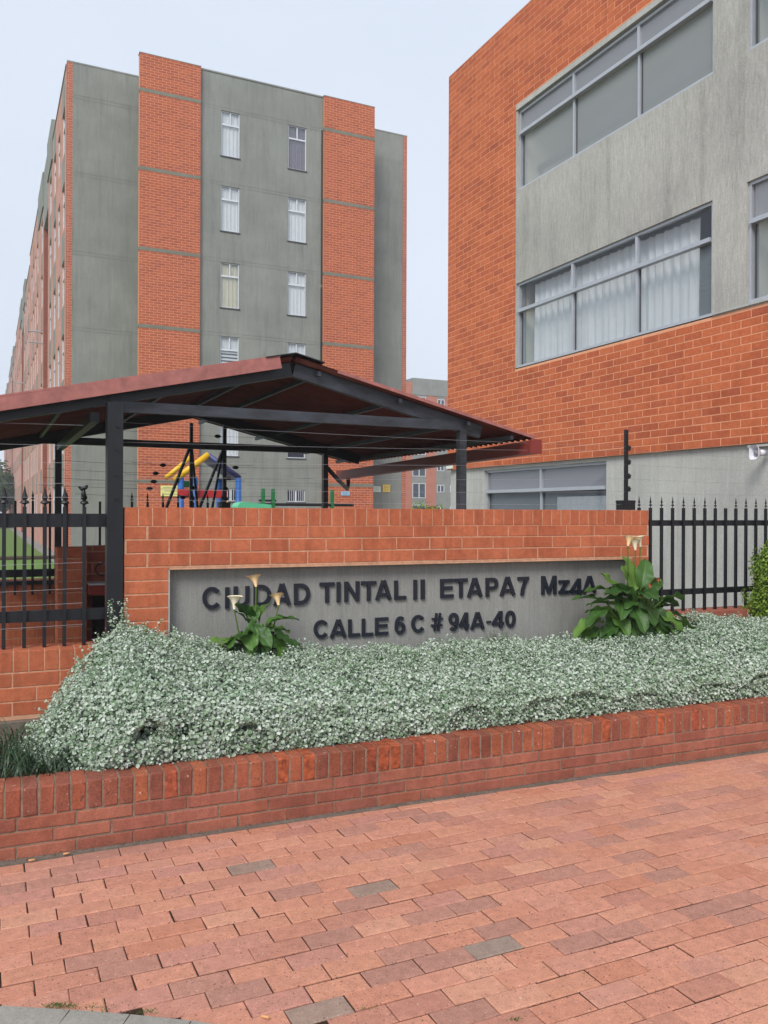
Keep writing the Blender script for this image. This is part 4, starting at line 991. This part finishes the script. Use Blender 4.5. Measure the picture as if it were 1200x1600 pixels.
# ================================================================ ELECTRIC FENCE POSTS AND WIRES
def epost(label, loc, rz, z0, z1, w=.03, box=True, ins=True, braces=(), insz=None):
    e = thing('electric_fence_post', label, 'fence post', loc, rz)
    part('post', MB().box(-w / 2, w / 2, -w / 2, w / 2, z0, z1), M['black_steel'], e)
    if box: part('foot_box', MB().box(-.055, .05, -.05, .05, z0, z0 + .075).box(-.058, .053, -.053, .053, z0 + .06, z0 + .07), M['black_steel'], e)
    for (x, y, zt, zb) in braces: part('brace', MB().beam((0, 0, zt), (x, y, zb), .022, .022), M['black_steel'], e)
    if ins:
        for z in insz: part('insulator', MB().lathe((.02, -.012, z - .02), [(.004, 0), (.016, .008), (.011, .016), (.018, .024), (.011, .032), (.004, .042)], 8), M['insul'], e)
    return e
def swp(u, v): return (SW[0] + math.cos(TS) * u - math.sin(TS) * v, SW[1] + math.sin(TS) * u + math.cos(TS) * v, 0)
PR = swp(3.78, .125)
epost('black electric fence post with insulators on right end of brick wall', PR, TS, 1.556, 2.185, .024, insz=(1.72, 1.82, 1.93, 2.04))
epost('short black electric fence post at left end of brick wall', swp(-.012, .16), TS, 1.2, 1.722, .035, box=False, ins=False)
E1 = (-1.9, 8.2, 0); E2 = (-1.62, 8.45, 0)
epost('thin black braced electric fence post nearer the yellow sign', E1, TA, 1.3, 2.40, .03, box=False, insz=(1.66, 1.76), braces=((-.30, -.1, 2.2, 1.45), (.1, .1, 2.2, 1.45)))
epost('thicker black braced electric fence post with foot box by the mint slide', E2, TA, 1.55, 2.42, .035, box=True, insz=(1.66, 1.76), braces=((-.32, -.1, 2.2, 1.45), (-.12, .1, 2.25, 1.45)))
rr = random.Random(21)
WH = ['topmost of the four left of the braced posts', 'second down left of the braced posts', 'third down left of the braced posts', 'lowest left of the braced posts by the spearheads', 'in front of the pale yellow notice board', 'right of the play frame, the higher one', 'right of the play frame, the lower one', 'high between the two braced posts under the shelter roof']
for k_, (px_, py_, pz_) in enumerate([(-2.15, 8.1, 1.98), (-2.22, 8.1, 1.90), (-2.24, 8.1, 1.82), (-2.28, 8.1, 1.75), (-1.98, 8.2, 1.67), (-1.48, 8.3, 1.97), (-1.55, 8.3, 1.86), (-1.66, 8.3, 2.28)]):
    i_ = part('insulator', MB().tube([(-.03, 0, 0), (-.012, 0, 0), (.012, 0, 0), (.03, 0, 0)], [.008, .018, .018, .008], 8), M['insul'], None, True, loc=(px_, py_, pz_), rot=(0, 0, TA))
    i_.name = 'wire_insulator'; i_['label'] = 'small black wire insulator, ' + WH[k_]; i_['category'] = 'insulator'; i_['group'] = 'insulators on the electric fence wires'
_ins = [(-2.15, 8.1, 1.98), (-2.22, 8.1, 1.90), (-2.24, 8.1, 1.82), (-2.28, 8.1, 1.75), (-1.98, 8.2, 1.67), (-1.48, 8.3, 1.97), (-1.55, 8.3, 1.86), (-1.66, 8.3, 2.28)]
def sag(p0, p1, s=.01, n=10): return [tuple(Vector(p0).lerp(Vector(p1), i / n) + Vector((0, 0, -s * 4 * (i / n) * (1 - i / n)))) for i in range(n + 1)]
ew = thing('electric_wires', 'thin pale electric fence wires strung above the brick sign wall', 'wires', (0, 0, 0))
Lp, Rp = swp(-.01, .16), swp(3.8, .12); Fr = swp(7.3, .12); Fl = swp(-2.6, .12)
for zl, zr in ((1.605, 1.60), (1.665, 1.70), (1.74, 1.80), (1.83, 1.91), (1.95, 2.02), (2.07, 2.05)):
    part('wire', MB().tube(sag((Lp[0], Lp[1], zl), (Rp[0], Rp[1], zr), .012), .0008, 5), M['wire'], ew)
for zr in (1.60, 1.70, 1.80, 1.91, 2.02): part('wire', MB().tube(sag((Rp[0], Rp[1], zr), (Fr[0], Fr[1], zr - .01), .015), .0008, 5), M['wire'], ew)
for z, s in ((1.60, .004), (1.68, .004), (1.80, .006), (1.9, .004), (2.02, .006), (1.22, .01), (1.07, .012), (.985, .01), (.86, .01)):
    part('wire', MB().tube(sag((Fl[0], Fl[1] - .06, z), (Lp[0] - .15, Lp[1] - .2, z + .01), s), .0008, 5), M['wire'], ew)
for (x, y, z) in _ins: part('wire', MB().tube(sag((x - 1.0 * math.cos(TA), y - 1.0 * math.sin(TA), z + .02), (x + .9 * math.cos(TA), y + .9 * math.sin(TA), z + .02), .02), .0014, 5), M['insul'], ew)
wi = thing('clamp_insulator', 'black twisted insulator clamp on the last picket of the left fence', 'insulator', swp(-.215, .11))
part('clamp', MB().tube([(-.03, -.01, 1.672), (-.01, -.02, 1.66), (.015, -.015, 1.67), (.022, -.01, 1.682)], [.006, .012, .012, .006], 8).tube([(0, -.01, 1.60), (0, -.014, 1.66)], [.018, .010], 8), M['insul'], wi, True)

# ================================================================ VEGETATION
def leaves(pts, nrm, size, mat, name, parent, ar=1.0, spread=.6, fold=.25, seed=1, shape='round', smooth=False):
    """many small folded leaves; pts Nx3, nrm Nx3 mean facing, size N"""
    r = np.random.default_rng(seed); N = len(pts)
    d = nrm + r.normal(0, spread, (N, 3)); d /= np.linalg.norm(d, axis=1)[:, None]
    a = r.normal(0, 1, (N, 3)); a -= (a * d).sum(1)[:, None] * d; a /= np.linalg.norm(a, axis=1)[:, None]
    b = np.cross(d, a)
    if shape == 'round': prof = np.array([(0, -.5, 0), (.42, -.25, 1), (.46, .15, 1), (0, .5, 0), (-.46, .15, 1), (-.42, -.25, 1)])
    else: prof = np.array([(0, -.5, 0), (.2, -.2, 1), (.17, .2, 1), (0, .5, 0), (-.17, .2, 1), (-.2, -.2, 1)])
    k = len(prof); V = np.zeros((N, k, 3)); s = size[:, None]
    for i, (x, y, f) in enumerate(prof): V[:, i] = pts + s * (a * (x * ar) + b * y + d * (f * fold * abs(x) * 1.0))
    me = bpy.data.meshes.new(name); me.vertices.add(N * k); me.vertices.foreach_set('co', V.ravel())
    fi = np.array([[0, 1, 2, 3], [0, 3, 4, 5]]); F = (fi[None] + (np.arange(N) * k)[:, None, None]).reshape(-1, 4)
    me.loops.add(F.size); me.loops.foreach_set('vertex_index', F.ravel().astype(np.int32)); me.polygons.add(len(F))
    me.polygons.foreach_set('loop_start', (np.arange(len(F)) * 4).astype(np.int32)); me.polygons.foreach_set('loop_total', np.full(len(F), 4, dtype=np.int32))
    me.update(calc_edges=True); me.materials.append(mat); me.validate()
    o = link(name, me, parent); o['kind'] = 'stuff'; return o

# silver hedge --------------------------------------------------------
hedge = thing('hedge', 'dense silver green leafy hedge filling the brick planter', 'hedge', SW, TS)
def smooth01(t): t = np.clip(t, 0, 1); return t * t * (3 - 2 * t)
def vnoise(x, y, sc, seed):
    r = np.random.default_rng(seed); G = r.random((64, 64)); X = (x * sc) % 63; Y = (y * sc) % 63; i = np.floor(X).astype(int); j = np.floor(Y).astype(int); fx = X - i; fy = Y - j
    fx = fx * fx * (3 - 2 * fx); fy = fy * fy * (3 - 2 * fy); i2 = (i + 1) % 64; j2 = (j + 1) % 64
    return (G[i, j] * (1 - fx) * (1 - fy) + G[i2, j] * fx * (1 - fy) + G[i, j2] * (1 - fx) * fy + G[i2, j2] * fx * fy) - .5
def crest(u):
    return np.interp(u, [-.62, -.45, -.3, -.17, -.03, .12, .40, .7, 1.2, 2.2, 3.0, 3.5, 3.8, 4.3, 4.8, 5.2, 7], [.48, .55, .66, .78, .87, .85, .77, .71, .665, .64, .64, .68, .70, .74, .71, .70, .70])
def uend(v): return np.interp(v, [-1.0, -.8, -.6, -.4, -.15, 0], [-.22, -.37, -.48, -.52, -.44, -.34])
def hfun(u, v):      # v from -.98 (planter coping) to -.03 (sign wall)
    fr_ = (v + 1.015 + .09 * vnoise(u, u * 0, 4, 5)) / .95
    endf = smooth01((u - uend(v) + .05 * vnoise(v, u * 0, 6, 9)) / .22)
    base = .29
    rise = np.clip(fr_, 0, 1) ** .24
    h = base + (crest(u) - base) * rise * (1 - .05 * smooth01((fr_ - .75) / .3)) * endf ** .42
    h = h + (.055 * vnoise(u, v, 5, 1) + .045 * vnoise(u, v, 12, 2) + .055 * vnoise(u, v, 22, 3)) * rise * endf
    return h
# closed dark inner body blocking the view; hedge shade is in its colour
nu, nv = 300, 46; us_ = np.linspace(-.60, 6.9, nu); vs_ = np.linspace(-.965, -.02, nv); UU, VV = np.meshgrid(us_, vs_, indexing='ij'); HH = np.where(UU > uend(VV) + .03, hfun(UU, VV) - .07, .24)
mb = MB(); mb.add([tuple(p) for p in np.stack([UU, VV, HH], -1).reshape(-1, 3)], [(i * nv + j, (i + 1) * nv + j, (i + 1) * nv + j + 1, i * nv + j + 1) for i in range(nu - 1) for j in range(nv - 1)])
M['inner'] = plain('inner hedge shade', (0.06, 0.08, 0.05, 1), 0.9, 0.1, var=.5, scale=60)
part('inner_body', mb, M['inner'], hedge)
N = 135000
uu = rng.uniform(-.5, 6.6, N * 2); keep = rng.random(N * 2) < np.interp(uu, [-.66, 0, 4, 6.6], [1, 1, .7, .35]); uu = uu[keep][:N]; N = len(uu)
s_ = rng.random(N); vv = -1.015 + .99 * s_ ** 2.1
good = uu > uend(vv) - .01; uu = uu[good]; vv = vv[good]; N = len(uu)
e = .01; H0 = hfun(uu, vv); nx = -(hfun(uu + e, vv) - H0) / e; ny = -(hfun(uu, vv + e) - H0) / e
ny = np.clip(ny, -5, 2); nrm = np.stack([nx, ny, np.ones(N)], 1); nrm /= np.linalg.norm(nrm, axis=1)[:, None]
skN = 34000; su_ = rng.uniform(-.25, 6.4, skN); sv_ = rng.uniform(-1.0, -.90, skN) + .05 * vnoise(su_, su_ * 0, 7, 12); stop_ = hfun(su_, su_ * 0 - .84) - .02; sz_ = .305 + (np.maximum(stop_, .33) - .305) * rng.random(skN) ** 1.1
uu = np.concatenate([uu, su_]); vv = np.concatenate([vv, sv_ + .09 * (sz_ - .3)]); N = len(uu); H0 = np.concatenate([H0, sz_]); nrm = np.concatenate([nrm, np.tile([0, -.85, .5], (skN, 1))])
uu = np.concatenate([uu, rng.uniform(-.2, 6.4, skN)]); vv = np.concatenate([vv, rng.uniform(-1.03, -.93, skN)]); N = len(uu); H0 = np.concatenate([H0, rng.uniform(.315, .43, skN)]); nrm = np.concatenate([nrm, np.tile([0, -.8, .6], (skN, 1))])
depth = rng.random(N) ** 1.3 * .075 - .016
P3 = np.stack([uu, vv, H0], 1) - nrm * depth[:, None] + rng.normal(0, .004, (N, 3))
ok = (P3[:, 1] < -.012) & (P3[:, 2] > .27); P3 = P3[ok]; nr = nrm[ok]
size = rng.uniform(.009, .022, len(P3)) * np.where(P3[:, 1] < -.7, 1.1, .95)
leaves(P3, nr * .8 + np.array([0, -.25, .35]), size, M['silver_leaf'], 'foliage', hedge, spread=.75, fold=.6, seed=3, ar=.85)
# loose sprigs standing out of the outline
sp_p = []; sp_n = []; sp_s = []; stems = MB()
rr = random.Random(17)
def sprig(u, v, h0, L_, lean):
    p = Vector((u, v, h0)); d = Vector((lean[0], lean[1], 1)).normalized(); pts = [tuple(p)]
    n = int(L_ / .011)
    for i in range(n):
        d = (d + Vector((rr.gauss(0, .1), rr.gauss(0, .1), rr.gauss(0, .04)))).normalized(); p = p + d * .011; pts.append(tuple(p))
        for s in (-1, 1):
            if rr.random() < .85:
                a = rr.random() * 6.28; q = p + Vector((math.cos(a), math.sin(a), .2)) * .010
                sp_p.append(tuple(q)); sp_n.append((math.cos(a) * .4, math.sin(a) * .4 - .3, 1)); sp_s.append(rr.uniform(.011, .019) * (1 - .3 * i / n))
    stems.tube(pts[::2] if len(pts) > 3 else pts, .0013, 4, False)
for _ in range(620):
    u = rr.uniform(-.45, 5.2); v = rr.uniform(-.6, -.06); h = float(hfun(np.array([u]), np.array([v]))[0]); sprig(u, v, h - .03, rr.uniform(.04, .085), (rr.gauss(0, .35), rr.gauss(-.1, .3)))
for _ in range(90):
    u = rr.uniform(-.35, .3); v = rr.uniform(-.5, -.06); h = float(hfun(np.array([u]), np.array([v]))[0]); sprig(u, v, h - .03, rr.uniform(.05, .14), (rr.gauss(-.2, .4), rr.gauss(-.1, .3)))
for _ in range(80):
    v = rr.uniform(-.8, -.1); u = float(uend(v)) + rr.uniform(.0, .08); h = float(hfun(np.array([u]), np.array([v]))[0]); sprig(u, v, h - .05, rr.uniform(.05, .13), (rr.gauss(-1.4, .4), rr.gauss(-.2, .3)))
for _ in range(5): sprig(-.03 + rr.gauss(0, .03), -.1, .86, .17, (rr.gauss(-.1, .2), 0))
part('twig', stems, M['stem'], hedge, stuff=True)
leaves(np.array(sp_p), np.array(sp_n), np.array(sp_s), M['silver_leaf'], 'sprig_leaf', hedge, spread=.4, fold=.5, seed=4)

# dark strap grass at the left end -------------------------------------
gt_ = thing('grass_tuft', 'dark green strap leaved grass tuft at left end of planter', 'grass', SW, TS)
gb = MB(); rr = random.Random(31)
for _ in range(2600):
    u = rr.uniform(-1.9, -.1); v = rr.uniform(-.97, -.2); 
    if u > float(uend(v)) + .06: continue
    a = rr.uniform(0, 6.28); L_ = rr.uniform(.12, .25); d = Vector((math.cos(a) * .35, math.sin(a) * .35, 1)).normalized(); p = Vector((u, v, .25)); w = rr.uniform(.0025, .0045); n = 5
    side = Vector((-math.sin(a), math.cos(a), 0)); vs = []
    bend = rr.uniform(.25, .5)
    for i in range(n + 1):
        ww = w * (1 - (i / n) ** 2 * .95); vs += [tuple(p + side * ww), tuple(p - side * ww)]
        p = p + d * (L_ / n); d = (d + Vector((math.cos(a), math.sin(a), -.55)) * bend * (.5 + i / n)).normalized()
    gb.add(vs, [(2 * i, 2 * i + 1, 2 * i + 3, 2 * i + 2) for i in range(n)])
part('blade', gb, M['grass_blade'], gt_, stuff=True)

# calla lilies ----------------------------------------------------------
def calla_leaf(L_, W_, seed):
    rr_ = random.Random(seed); mb = MB(); nl, nw = 12, 8; vs = []; ph = rr_.random() * 6; droop = rr_.uniform(.15, .7); cup = rr_.uniform(.15, .4)
    for i in range(nl + 1):
        t = i / nl
        w = W_ * (math.sin(math.pi * min(1, (t * .93 + .07)) ** .72) ** .8) * (1 - .12 * t) if t < 1 else 0.001
        w = W_ * max(.02, (1 - (2 * (t ** .75) - 1) ** 2)) ** .62 * (1 if t < .97 else .4)
        y = L_ * t; z = -droop * L_ * t * t * .7
        back = -.16 * L_ * (1 - t) ** 6
        for j in range(-nw // 2, nw // 2 + 1):
            s = j / (nw / 2); x = s * w
            zz = z + cup * abs(x) + .012 * math.sin(t * 15 + ph + s * 2) * s * s * (W_ / .06)
            yy = y + back * s * s
            vs.append((x, yy, zz))
    m = nw + 1
    mb.add(vs, [(i * m + j, i * m + j + 1, (i + 1) * m + j + 1, (i + 1) * m + j) for i in range(nl) for j in range(nw)])
    me = mb.mesh('leaf', M['calla_leaf'], True)
    uvs = me.uv_layers[0].data; li = np.empty(len(me.loops), int); me.loops.foreach_get('vertex_index', li)
    j = li % m; i = li // m; uvs.foreach_set('uv', np.stack([(j - nw / 2) / (nw / 2), i / nl + np.abs(j - nw / 2) * .1], 1).ravel().astype(np.float32)); return me
leafm = [calla_leaf(.17, .055, s) for s in range(7)]
def spathe_mesh(mat, r=.032, h=.075, seed=0):
    mb = MB(); n = 18; vs = []; rows = [(0.0, .006), (.25, .009), (.5, .014), (.7, .021), (.86, .030), (1.0, .036)]
    for t, rad in rows:
        for k in range(n + 1):
            a = 2 * math.pi * k / n + math.pi / 2; lift = (.022 * (1 + math.sin(a - math.pi))) * t ** 2.2; rr_ = rad * r / .032 * (1 + .35 * max(0, -math.sin(a)) * t ** 2)
            x = rr_ * math.cos(a); y = rr_ * math.sin(a) - .0; z = h * t + (.5 * h * max(0, -math.sin(a)) * t ** 3 * .4) - .010 * t ** 6 * (1 if True else 0)
            vs.append((x, y, z))
    m = n + 1; mb.add(vs, [(i * m + k, i * m + k + 1, (i + 1) * m + k + 1, (i + 1) * m + k) for i in range(len(rows) - 1) for k in range(n)])
    return mb.mesh('spathe', mat, True)
sp_w = spathe_mesh(M['spathe'], .040, .085); sp_o = spathe_mesh(M['spathe_old'], .038, .078); sp_r = spathe_mesh(M['spathe_red'], .022, .03)
spadix_me = MB().tube([(0, 0, .02), (0, -.002, .065)], [.004, .003], 8).mesh('spadix', M['spadix'], True)
def calla(label, u, v, z0, spec, flowers, scale=1.0):
    p = swp(u, v); c = thing('calla_lily', label, 'calla lily', (p[0], p[1], z0), TS)
    rr_ = random.Random(len(spec)); st = MB()
    for k, (du, dv, dz, yaw, pitch, sc) in enumerate(spec):      # leaf base point and direction
        link('leaf', leafm[k % 7], c, (du, dv, dz), (R(pitch), R(rr_.uniform(-25, 25)), R(yaw)), (sc, sc, sc))
        st.tube([(du * .15, dv * .15, -.1), (du * .5, dv * .5, dz * .55), (du, dv, dz)], [.007, .006, .0045], 6, False)
    part('stalk', st, M['stem'], c, True)
    for (du, dv, dz, kind, tilt, yaw) in flowers:
        f = part('flower_stem', MB().tube([(du * .3, dv * .3, -.05), (du * .8, dv * .8, dz * .5), (du, dv, dz)], [.006, .005, .0045], 7, False), M['stem'], c, True)
        link('spathe', {'w': sp_w, 'o': sp_o, 'r': sp_r}[kind], f, (du, dv, dz), (R(tilt), 0, R(yaw)))
        if kind != 'r': link('spadix', spadix_me, f, (du, dv, dz), (R(tilt), 0, R(yaw)))
    return c
rr = random.Random(77)
spec = []
# yaw: 0 leaf points to +v (into wall), 180 toward camera, 90 toward -u(left), -90 right ; pitch up positive
for (du, dz, yaw, pitch, sc) in [(-.16, .06, 100, 15, 1.05), (-.10, .10, 140, 5, 1.1), (-.05, .13, 165, -30, 1.15), (.0, .16, 170, -45, 1.2), (.05, .14, 190, -40, 1.15), (.1, .12, 220, -20, 1.1), (.09, .17, -100, 25, 1.1),
                                 (.14, .04, -110, 10, 1.0), (.2, .0, -95, 12, .8), (-.02, .2, 120, 50, 1.0), (.03, .2, -60, 60, .9), (-.06, .05, 150, -50, 1.1), (.06, .06, 200, -55, 1.1), (-.12, .02, 130, -30, .9), (.0, .08, 180, -60, 1.2), (-.20, .03, 95, 5, .9), (.12, .08, 205, -50, 1.0), (-.03, .15, 100, 65, .9)]:
    spec.append((du, rr.uniform(-.07, .03), dz, yaw, pitch, sc * .84)); spec.append((du * .7 + rr.uniform(-.04, .04), rr.uniform(-.09, .05), dz * .8 + .03, yaw + rr.uniform(-40, 40), pitch + rr.uniform(-5, 25), sc * rr.uniform(.6, .8)))
calla('smaller calla lily clump with three pale blooms in front of the word CIUDAD', .745, -.16, .69, spec, [(0.005, -.02, .385, 'o', 18, 200), (-.13, -.03, .255, 'w', 12, 160), (.14, -.04, .27, 'o', 22, 190)])
spec = []
for (du, dz, yaw, pitch, sc) in [(-.24, .22, 62, 28, 1.5), (-.30, .19, 95, -5, 1.35), (-.12, .27, 60, 60, 1.5), (-.02, .34, 10, 82, 1.5), (.03, .36, -30, 80, 1.3), (.12, .27, -70, 45, 1.4), (.2, .2, -95, 18, 1.4), (.26, .13, -105, 5, 1.4), (.29, .08, -115, -5, 1.3), (.22, .03, -130, -20, 1.3),
                                 (-.1, .25, 150, -10, 1.5), (-.04, .22, 170, -25, 1.6), (.04, .24, 185, -25, 1.6), (.1, .18, 200, -30, 1.5), (-.14, .14, 150, -35, 1.5), (-.06, .10, 165, -50, 1.5), (.03, .10, 180, -50, 1.6), (.12, .08, 210, -45, 1.5),
                                 (-.28, .02, 85, -5, 1.2), (-.33, .04, 100, -20, 1.3), (-.25, .0, 70, 5, 1.1), (.18, .13, -140, -20, 1.4), (-.02, .03, 175, -65, 1.4), (.07, .02, 190, -65, 1.4), (-.1, .04, 160, -60, 1.3), (-.16, .3, 80, 20, 1.4), (.07, .32, -50, 35, 1.3), (.02, .3, 160, 10, 1.3), (.16, .05, -160, -50, 1.3), (.24, .17, -80, 25, 1.2)]:
    spec.append((du, rr.uniform(-.13, .03), dz, yaw, pitch, sc * .9)); spec.append((du * .8 + rr.uniform(-.05, .05), rr.uniform(-.14, .04), dz * .85 + .02, yaw + rr.uniform(-40, 40), pitch + rr.uniform(-10, 20), sc * rr.uniform(.6, .8)))
spec += [(-.13, -.12, .31, 97, 4, 1.25), (-.2, -.1, .25, 80, 12, 1.2), (-.32, -.05, .10, 92, -4, 1.3), (.2, -.12, .24, -85, 20, 1.2)]
calla('larger calla lily clump with three tall cream blooms at right end of sign', 3.56, -.2, .66, spec, [(-.06, -.04, .63, 'o', 25, 120), (.0, -.05, .60, 'w', 10, 180), (.055, -.04, .625, 'w', 12, 240), (.17, -.1, .37, 'r', 30, 180), (.08, -.12, .33, 'r', 50, 180)])

# little dry herb
hp = swp(2.5, -.1); hb_ = thing('dry_herb', 'small wispy grey brown herb growing against the sign panel', 'plant', (hp[0], hp[1], .58), TS)
st = MB(); lp_ = []; ln_ = []; ls_ = []
for _ in range(34):
    a = rr.uniform(-1.1, 1.1); p = Vector((rr.gauss(0, .03), rr.gauss(0, .02), 0)); d = Vector((math.sin(a), rr.gauss(0, .2), 1)).normalized(); pts = [tuple(p)]
    for i in range(rr.randint(5, 11)):
        d = (d + Vector((rr.gauss(0, .15), rr.gauss(0, .1), .02))).normalized(); p = p + d * .014; pts.append(tuple(p))
        for _k in range(2): lp_.append(tuple(p + Vector((rr.gauss(0, .005), rr.gauss(0, .005), rr.gauss(0, .004))))); ln_.append((rr.gauss(0, 1), -.5, rr.gauss(0, 1) + .5)); ls_.append(rr.uniform(.006, .011))
    st.tube(pts, .0009, 4, False)
part('twig', st, M['dry_herb'], hb_, stuff=True); leaves(np.array(lp_), np.array(ln_), np.array(ls_), M['dry_herb'], 'foliage', hb_, shape='thin', seed=6)

# conifer shrub at the right edge
def shrub(label, loc, rx, ry, z0, z1, n, sz, mat, lobes, name='shrub', cat='shrub', trunk=True, seed=5):
    s = thing(name, label, cat, loc); r = np.random.default_rng(seed); P_ = []; N_ = []
    for k in range(lobes):
        c = np.array([r.uniform(-.6, .6) * rx, r.uniform(-.6, .6) * ry, r.uniform(z0 + .2 * (z1 - z0), z1 - .2 * (z1 - z0))]); rad = np.array([rx * .55, ry * .55, (z1 - z0) * .25]) * r.uniform(.75, 1.15)
        d = r.normal(0, 1, (n // lobes, 3)); d /= np.linalg.norm(d, axis=1)[:, None]; q = r.uniform(.6, 1.05, (n // lobes, 1)); P_.append(c + d * rad * q); N_.append(d)
    P_ = np.concatenate(P_); N_ = np.concatenate(N_)
    leaves(P_, N_ + np.array([0, 0, .5]), r.uniform(.6, 1.3, len(P_)) * sz, mat, 'crown', s, shape='thin', ar=1.6, seed=seed)
    if trunk:
        tm = MB().tube([(0, 0, 0), (.02, 0, (z0 + z1) / 2), (0, 0, z1 * .85)], [max(rx * .07, .012), max(rx * .05, .008), .004], 8)
        for k in range(6):
            a = k * 1.1; zz = z0 + (z1 - z0) * (.2 + .1 * k); tm.tube([(0.01, 0, zz * .8), (math.cos(a) * rx * .6, math.sin(a) * ry * .6, zz)], [rx * .03 + .003, .003], 6)
        part('trunk', tm, M['bark'], s)
    return s
q_ = swp(5.14, -.15)
shrub('bright green clipped conifer bush at the right edge before the fence', (q_[0], q_[1], .25), .25, .22, .34, 1.14, 34000, .023, M['conifer'], 34)
shrub('small bright green bush top peeking over the brick wall', (1.22, 21.5, 0), .5, .45, .5, 1.88, 3000, .07, M['conifer'], 8)
for i, (x, y, w, h) in enumerate([(-36.5, 75, 4.5, 5.0), (-43, 84, 5.5, 6.5)]):
    shrub(['dark leafy tree at far left edge beyond the lawn', 'taller dark leafy tree behind, at far left edge'][i], (x, y, 0), w, w, 1.0, h, 6000, .5, M['tree_leaf'], 14, name='tree', cat='tree', seed=8 + i)
# path and reddish bed on the lawn
pt = part('path', MB().quad((1.1, 0, 0), (1.75, 0, 0), (1.75, 72, 0), (1.1, 72, 0)), M['yard'], loc=(-3.2, 8.4, -.012), rot=(0, 0, TA)); pt['kind'] = 'structure'
bed = part('flower_bed', MB().box(-1.2, 1.2, -.6, .6, 0, .06), M['soil'], loc=(-11.5, 27, -.02), rot=(0, 0, TA)); bed['kind'] = 'structure'

# leaf litter and dirt at the planter foot
lp_ = []; ln_ = []
for _ in range(2200):
    u = rr.uniform(-2.2, 3.4); v = -abs(rr.gauss(0, .022)) - .002; lp_.append((u, v, .008 + abs(rr.gauss(0, .002)))); ln_.append((rr.gauss(0, .4), rr.gauss(0, .4), 1))
M['litter'] = leaf_mat('leaf litter', [(0.0, (0.02, 0.018, 0.014, 1)), (0.6, (0.06, 0.05, 0.035, 1)), (1.0, (0.12, 0.12, 0.06, 1))], 0.9, 0.1, trans=0.0)
lt_ = leaves(np.array(lp_), np.array(ln_), np.random.default_rng(8).uniform(.002, .008, len(lp_)), M['litter'], 'leaf_litter', None, shape='thin'); lt_.location = (0.006, 4.335, 0); lt_.rotation_euler = (0, 0, TS)
# moss in the paving and litter
mp_ = []; mn_ = []
for (x, y, sx, n) in [(-.99, 2.56, .028, 160), (-.72, 2.53, .03, 60), (-.9, 2.55, .05, 60), (.28, 2.4, .015, 50), (-.05, 2.55, .02, 20), (.4, 2.5, .01, 30)]:
    for _ in range(n): mp_.append((x + rr.gauss(0, sx), y + rr.gauss(0, sx * .25), .009 + abs(rr.gauss(0, .005)))); mn_.append((rr.gauss(0, .5), rr.gauss(0, .5), 1))
mo = leaves(np.array(mp_), np.array(mn_), np.random.default_rng(3).uniform(.004, .01, len(mp_)), M['moss'], 'moss', None, shape='thin')
for (x, y, a, lab) in [(-1.524, 3.62, .5, 'cigarette butt lying by the planter foot, nearest the left edge'), (-1.40, 3.69, .45, 'cigarette butt lying by the planter foot, second from the left'), (-.351, 2.503, -.3, 'cigarette butt on the clay pavers at the bottom edge')]:
    b = part('cigarette_butt', MB().tube([(-.013, 0, 0), (.013, 0, 0)], .004, 10), M['butt_paper'], None, True, loc=(x, y, .0135), rot=(0, 0, a)); b['label'] = lab; b['category'] = 'cigarette butt'
